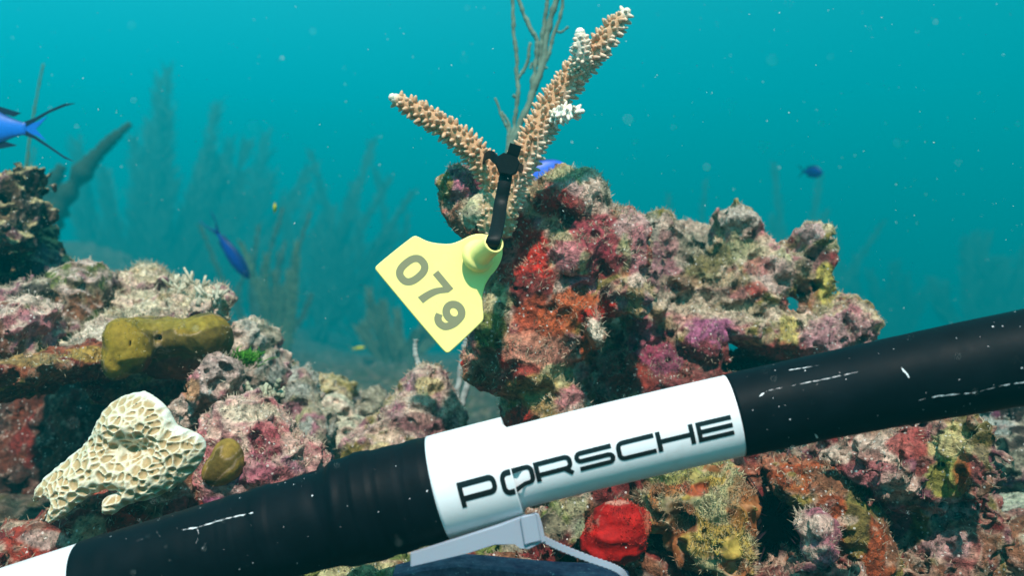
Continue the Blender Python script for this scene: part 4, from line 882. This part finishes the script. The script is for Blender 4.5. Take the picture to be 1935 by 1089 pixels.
# dark purple slab at the bottom
m, t, b = mat('stained_purple_slab', 0.7, 0.25); co = pos(t); n = noisen(t, co, 110, 5, .7); n2 = noisen(t, co, 420, 3, .6); cc = mixc(t, mrange(t, n, .35, .65, 0, 1), (.06, .03, .09), (.17, .14, .22)); cc = mixc(t, mrange(t, n2, .64, .70, 0, .7), cc, (.36, .36, .38)); t.links.new(cc, b.inputs['Base Color']); bump(t, b, n, .0014); 
hp = [((q[0] - 930) / F * .41, -(q[1] - 1090) / F * .41) for q in [(745, 1078), (790, 1066), (860, 1056), (930, 1060), (1010, 1068), (1080, 1074), (1165, 1078), (1190, 1090), (1190, 1180), (745, 1180)]]
V, Fc = prism(hp, at(930, 1090, .435), (1.06, 0, 0), (0, -.10, 1.06), (0, -1, -.1), .008, .002); o = make_mesh('purple_slab', V, Fc, m, smooth=False); tag(o, 'dark purple stained slab with pale scrapes at the bottom under the white cable tie', 'slab')

# ------------------------------------------------------------------ sea urchin in its hole
mb = MB(); rs = np.random.RandomState(6); uc = at(1465, 985, .575)
sp_ = MB()
a = np.linspace(0, math.pi, 9); Vs, Fs = tube_geo([uc + np.array((0, 0, 1)) * .016 * -math.cos(x) for x in a], [max(.0005, .019 * math.sin(x)) for x in a], 16); mb.add(Vs, Fs, (.01, .006, .008))
ur = empty('sea_urchin', 'black long-spined sea urchin tucked in the dark hole beside the shaggy sponge', 'sea urchin'); ur.location = uc
child_of(mb.build('body', SPONGE), ur)
for i in range(90):
    d = rs.normal(size=3); d[1] = -abs(d[1]) * .8; d /= np.linalg.norm(d); L_ = rs.uniform(.03, .05); Vs, Fs = tube_geo([uc + d * .014, uc + d * (.015 + L_ * .5), uc + d * (.015 + L_)], [.0007, .0005, .0001], 5); sp_.add(Vs, Fs, np.array((.015, .008, .012)) * rs.uniform(.6, 2.2))
child_of(sp_.build('spines', FISHM), ur)

# ------------------------------------------------------------------ sea rods and plumes
def rod(label, paths, Y, col, seed, name='sea_rod', knobs=True, cat='sea rod'):
    rs = np.random.RandomState(seed); mb = MB()
    for pts, w0, w1 in paths:
        p = smooth_path(P3([(a, b_, (q[0] if q else Y)) for a, b_, *q in pts]), max(12, len(pts) * 8)); n = len(p); p = p + np.stack([noise(p * 120 + seed) * .0010, noise(p * 120 + 5) * .0010, 0 * p[:, 0]], 1)
        rr = .78 * np.linspace(w0, w1, n) / F * Y * (1 + .16 * rs.normal(size=n)); Vt, Ft = tube_geo(p, rr, 8); mb.add(Vt, Ft, np.array(col) * rs.uniform(.85, 1.15, (len(Vt), 1)))
    return tag(mb.build(name, PLUMEM), label, cat)
rod('grey twiggy sea rod rising behind the coral fork',
    [([(948, 330), (975, 255), (1005, 180), (1025, 120), (1035, 60), (1050, 0), (1058, -60)], 9, 7), ([(1005, 180), (1010, 130), (1016, 80), (1003, 55), (985, 15), (970, -40)], 6, 4.5), ([(955, 300), (972, 235), (978, 170), (976, 110), (970, 50), (968, -20)], 5.5, 4), ([(979, 150), (995, 120), (1003, 80)], 4, 4),
     ([(1015, 150), (1035, 105), (1048, 60), (1062, 20), (1064, -20)], 5, 3.5), ([(1051, 58), (1060, 60), (1073, 50)], 3, 3), ([(1012, 170), (1020, 120), (1024, 75), (1030, 30), (1036, -10)], 6, 4), ([(958, 290), (962, 240), (948, 210)], 4, 3), ([(962, 250), (950, 225), (936, 185)], 3.5, 2.5), ([(977, 185), (968, 180)], 4, 4), ([(1022, 125), (1036, 128)], 3, 3), ([(1003, 130), (1005, 118)], 3, 3)], .78, (.15, .20, .15), 1)
rod('short pale grey sea rod stub standing behind the cone rock', [([(792, 720), (790, 690), (785, 662), (786, 642)], 6, 6.5)], .74, (.34, .36, .33), 2)
rod('pair of slim grey sea rods behind the bottom corner of the tag', [([(862, 765), (868, 710), (876, 660), (880, 640)], 7.5, 6), ([(872, 770), (885, 715), (896, 690)], 7, 6)], .76, (.32, .34, .32), 3)
rod('broad dark leaning sea rod beyond the rock tower', [([(10, 720), (25, 600), (50, 500), (105, 400), (160, 320), (205, 270), (246, 234)], 48, 8), ([(95, 420), (95, 360), (118, 312)], 26, 12)], 4.2, (.03, .045, .03), 4)
rod('thin pale sea whip rising over the rock tower', [([(48, 330), (58, 250), (70, 180), (82, 120)], 3, 2)], 1.9, (.12, .14, .06), 5)
def plume(label, bx, by, Y, n, ht, spread, lean, col, seed, bw=.035, dens=1.0):
    k_ = 5.0 if Y > 2.1 else 3.0; Y *= k_; ht *= k_; bw *= k_ * 1.4; n = int(n * 1.4); dens *= 2.2
    rs = np.random.RandomState(seed); st = MB(); b0 = at(bx, by, Y); zz = float(bed_z(np.array([b0[0]]), np.array([b0[1]]))[0]) - .03; ht += max(-.6 * ht, b0[2] - zz); b0[2] = zz; VV, FF, CC, k0 = [], [], [], 0
    for i in range(n):
        f = (i + .5) / n * 2 - 1; b_ = b0 + np.array((rs.normal(0, .01), rs.normal(0, .02), 0)) * k_; L_ = ht * rs.uniform(.65, 1.05) * (1 - .25 * abs(f)); a = f * spread + lean + rs.normal(0, .06)
        a += rs.normal(0, .12); L_ *= rs.uniform(.7, 1.05); tip = b_ + np.array((math.sin(a) * L_, rs.normal(0, .10) * L_, math.cos(a) * L_)); mid = (b_ + tip) / 2 + np.array((f * spread * L_ * .22 + rs.normal(0, .05) * L_, 0, rs.uniform(-.02, .02) * L_)); p = smooth_path([b_, mid, tip + np.array((lean * L_ * .1, 0, 0))], 14)
        Vt, Ft = tube_geo(p, np.linspace(.004, .0015, 14) * max(1, Y / 2.2), 6); st.add(Vt, Ft, np.array(col) * rs.uniform(.7, 1.1))
        m_ = int(150 * dens); s_ = rs.uniform(.15, 1, m_); q = np.stack([np.interp(s_ * 13, np.arange(14), p[:, c]) for c in range(3)], 1); T = p[-1] - p[0]; T /= np.linalg.norm(T)
        sd_ = np.stack([np.sign(rs.normal(size=m_)) * rs.uniform(.5, 1, m_), rs.normal(0, .5, m_), rs.normal(0, .15, m_)], 1); d = sd_ * .55 + T * .85; ln = bw * rs.uniform(.5, 1.1, (m_, 1)) * (1.1 - .6 * s_[:, None]); e = q + d * ln; w_ = .0016 * max(1, Y / 2.2)
        o_ = np.cross(d, (0, 1, 0)); o_ /= np.linalg.norm(o_, axis=1)[:, None]; quad = np.stack([q - o_ * w_, q + o_ * w_, e + o_ * w_ * .4, e - o_ * w_ * .4], 1).reshape(-1, 3); VV.append(quad); kk = np.arange(m_) * 4 + k0; FF.append(np.stack([kk, kk + 1, kk + 2, kk + 3], 1)); k0 += m_ * 4; CC.append(np.repeat(np.array(col) * rs.uniform(.7, 1.4, (m_, 1)), 4, 0))
    r_ = empty('sea_plume', label, 'sea plume', 'feathery sea plumes beyond the reef'); r_.location = b0
    child_of(st.build('stem', PLUMEM), r_); child_of(make_mesh('branches', np.concatenate(VV), np.concatenate(FF), PLUMEM, None, np.concatenate(CC)), r_); return r_
HAZE_GREEN = (.06, .125, .10); MD = (.075, .12, .09)  # plume albedo raised towards the teal water, haze fade painted in
plume('largest bushy sea plume, a faint dark fan filling the water above the left rocks', 290, 520, 2.6, 17, .62, .55, .10, HAZE_GREEN, 1, .06)
plume('faint wide sea plume behind and right of the largest one', 420, 560, 3.1, 15, .62, .5, .25, HAZE_GREEN, 2, .07)
plume('pale feathery sea plume rising beside the diving blue fish', 535, 650, 1.75, 7, .26, .22, -.05, (.13, .16, .08), 3, .018, 1.6)
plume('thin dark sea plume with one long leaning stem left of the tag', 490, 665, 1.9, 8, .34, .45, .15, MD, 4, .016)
plume('tall faint sea plume between the pale plume and the tag', 600, 600, 2.6, 9, .52, .3, .12, HAZE_GREEN, 5, .04)
plume('low rounded sea plume behind the lower corner of the tag', 745, 650, 1.9, 9, .13, .8, .0, (.12, .15, .09), 6, .022, 1.2)
plume('small distant sea plume under the far blue fish over the ridge', 1490, 440, 3.0, 10, .27, .35, .0, HAZE_GREEN, 7, .04)
plume('distant sea plume low over the left end of the ridge', 1290, 430, 3.2, 8, .24, .4, .1, HAZE_GREEN, 8, .035)
plume('faint sea plume at the right edge above the black pole', 1850, 620, 3.0, 12, .42, .45, .15, HAZE_GREEN, 9, .05)
plume('faint sea plume standing between the ridge and the right edge', 1680, 610, 3.4, 10, .34, .5, -.1, HAZE_GREEN, 10, .05)
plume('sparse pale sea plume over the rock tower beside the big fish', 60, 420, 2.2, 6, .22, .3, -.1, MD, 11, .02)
plume('dim sea plume just left of the pinnacle top', 690, 470, 3.0, 9, .36, .4, -.1, HAZE_GREEN, 12, .04)
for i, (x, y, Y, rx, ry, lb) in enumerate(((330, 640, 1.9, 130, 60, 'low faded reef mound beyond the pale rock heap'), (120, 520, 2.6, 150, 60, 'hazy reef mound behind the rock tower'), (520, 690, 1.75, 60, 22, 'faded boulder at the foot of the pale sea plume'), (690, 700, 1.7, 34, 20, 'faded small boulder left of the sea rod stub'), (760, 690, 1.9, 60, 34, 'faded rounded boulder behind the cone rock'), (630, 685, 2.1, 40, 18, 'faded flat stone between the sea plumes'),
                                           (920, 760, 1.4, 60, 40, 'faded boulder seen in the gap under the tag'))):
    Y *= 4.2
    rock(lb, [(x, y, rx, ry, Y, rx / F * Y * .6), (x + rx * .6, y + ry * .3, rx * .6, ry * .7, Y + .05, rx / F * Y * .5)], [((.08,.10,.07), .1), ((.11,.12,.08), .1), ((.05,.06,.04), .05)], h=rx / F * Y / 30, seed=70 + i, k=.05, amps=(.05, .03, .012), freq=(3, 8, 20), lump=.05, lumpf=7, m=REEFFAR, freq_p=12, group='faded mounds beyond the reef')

# ------------------------------------------------------------------ fish
def fish(label, cx, cy, Y, L, dirv, col, seed, finc, roll=0, deep=.38, name='blue_fish', cat='fish', fork=1.0):
    """side view: local x forward, z up, y thickness"""
    rs = np.random.RandomState(seed); d = np.array(dirv, float); d /= np.linalg.norm(d); upv = np.array((0, 0, 1.)) if abs(d[2]) < .9 else np.array((1., 0, 0)); sy = np.cross(upv, d); sy /= np.linalg.norm(sy); up = np.cross(d, sy)
    ca, sa = math.cos(roll), math.sin(roll); sy, up = sy * ca + up * sa, up * ca - sy * sa; c = at(cx, cy, Y); W = lambda x, y, z: c + L * (d * x + sy * y + up * z)
    prof = [(.50, .008, .01), (.47, .05, .035), (.40, .10, .06), (.28, .155, .085), (.12, .185, .095), (-.05, .175, .085), (-.20, .13, .06), (-.32, .075, .032), (-.40, .05, .018), (-.43, .052, .012)]
    V = []; n = 16; C = []
    for x, hh, ww in prof:
        for k in range(n):
            a = 2 * math.pi * k / n; V.append(W(x, ww * math.cos(a), hh * deep / .38 * math.sin(a))); s_ = math.sin(a); C.append(np.array(col) * (1 - .75 * max(0, s_ - .55) / .45) if s_ > .55 else np.array(col) * (1 + .25 * max(0, -s_)))
    Fc = [(i * n + j, i * n + (j + 1) % n, (i + 1) * n + (j + 1) % n, (i + 1) * n + j) for i in range(len(prof) - 1) for j in range(n)]; Fc += [tuple(range(n))[::-1], tuple(range(len(V) - n, len(V)))]
    r_ = empty(name, label, cat); r_.location = c
    body = child_of(MB().add(V, Fc, np.array(C)).build('body', FISHM), r_)
    def fin(nm, pts, th_=.006, y=0, cc=None, core=None):
        P = np.array(pts, float); nP = len(P); V = [W(x, y + th_, z) for x, z in P] + [W(x, y - th_, z) for x, z in P]; Fc = [tuple(range(nP)), tuple(range(nP, 2 * nP))[::-1]] + [(j, nP + j, nP + (j + 1) % nP, (j + 1) % nP) for j in range(nP)]
        child_of(MB().add(V, Fc, cc or finc).build(nm, FISHM, smooth=False), r_)
    k = deep / .38
    fin('tail_lobe', [(-.41, .05 * k), (-.50, .085), (-.62, .15 * fork), (-.74, .20 * fork), (-.82, .205 * fork), (-.74, .183 * fork), (-.61, .128), (-.51, .065), (-.43, .015)]); fin('tail_lobe', [(-.41, -.05 * k), (-.50, -.075), (-.62, -.14 * fork), (-.76, -.22 * fork), (-.84, -.24 * fork), (-.74, -.195 * fork), (-.61, -.115), (-.51, -.055), (-.43, -.015)])
    fin('dorsal_fin', [(.28, .15 * k), (.20, .19 * k), (.0, .205 * k), (-.18, .17 * k), (-.38, .12 * k), (-.32, .09 * k), (-.2, .12 * k), (0, .165 * k)]); fin('anal_fin', [(.02, -.17 * k), (-.10, -.18 * k), (-.22, -.16 * k), (-.36, -.13 * k), (-.25, -.10 * k), (-.1, -.15 * k)])
    fin('tail_web', [(-.42, .03), (-.52, .055), (-.60, .10), (-.54, .03), (-.51, .0), (-.54, -.03), (-.60, -.09), (-.52, -.05), (-.42, -.03)], .003, 0, tuple(np.array(col) * .9))
    fin('pectoral_fin', [(.25, .0), (.15, -.05), (.10, -.02), (.16, .02)], .003, .1, tuple(np.array(col) * .8))
    for s_ in (1, -1):
        a = np.linspace(.1, math.pi - .1, 5); Vs, Fs = tube_geo([W(.385, s_ * (.058 + .012 * -math.cos(x)), .03) for x in a], [L * .028 * math.sin(x) for x in a], 10); MB().add(Vs, Fs, (.01, .01, .012)).build('eye', FISHM).parent = body
    return r_
BL = (.008, .15, .60); BKF = (.006, .01, .035)
fish('bright blue fork-tailed fish swimming out past the left edge', -48, 240, .80, .112, (-1, .12, .05), BL, 1, BKF, deep=.38)
fish('slim blue fish diving head down beside the pale sea plume', 440, 482, 1.7, .105, (.55, .1, -.83), (.01, .06, .42), 2, (.01, .05, .22), roll=.9, deep=.36)
fish('blue fish mostly hidden behind the top of the pinnacle', 1012, 342, .74, .054, (.75, .1, .5), (.02, .12, .68), 3, (.01, .05, .3), deep=.5)
fish('small dark blue fish far off above the ridge', 1536, 325, 2.4, .054, (.8, -.75, -.15), (.006, .045, .33), 4, BKF, roll=.35, deep=.62, fork=1.5)
fish('small yellow fish hovering above the pale sea plume', 519, 393, .95, .019, (.3, -.9, .1), (.75, .58, .02), 5, (.6, .45, .03), deep=.55, name='yellow_fish')
fish('faint yellow fish low over the far rubble left of the tag', 679, 658, 1.9, .024, (1, .2, .12), (.55, .50, .03), 6, (.5, .45, .03), deep=.3, name='yellow_fish')

# ------------------------------------------------------------------ marine snow
rs = np.random.RandomState(12); n = 1500; V = []; Fc = []
for i in range(n):
    Y = rs.uniform(.22, 1.7) if i > 60 else rs.uniform(.15, .25); c = at(rs.uniform(-30, 1960), rs.uniform(-20, 1100), Y); r = abs(rs.normal(0, 1)) * .00009 + .00005; r *= (.5 + Y * 1.3)
    a = rs.normal(size=3); a /= np.linalg.norm(a); b_ = np.cross(a, rs.normal(size=3)); b_ /= np.linalg.norm(b_); c3 = np.cross(a, b_); st_ = rs.uniform(1, 2.4) if rs.rand() < .8 else rs.uniform(2.5, 5)
    k = len(V); V += [c + a * r * st_, c - a * r * st_, c + b_ * r, c - b_ * r, c + c3 * r, c - c3 * r]; Fc += [(k, k + 2, k + 4), (k, k + 4, k + 3), (k, k + 3, k + 5), (k, k + 5, k + 2), (k + 1, k + 4, k + 2), (k + 1, k + 3, k + 4), (k + 1, k + 5, k + 3), (k + 1, k + 2, k + 5)]
m, t, b = mat('pale_flecks', .6, .3); b.inputs['Base Color'].default_value = (.72, .80, .74, 1)
o = make_mesh('marine_snow', V, Fc, m); o['kind'] = 'stuff'
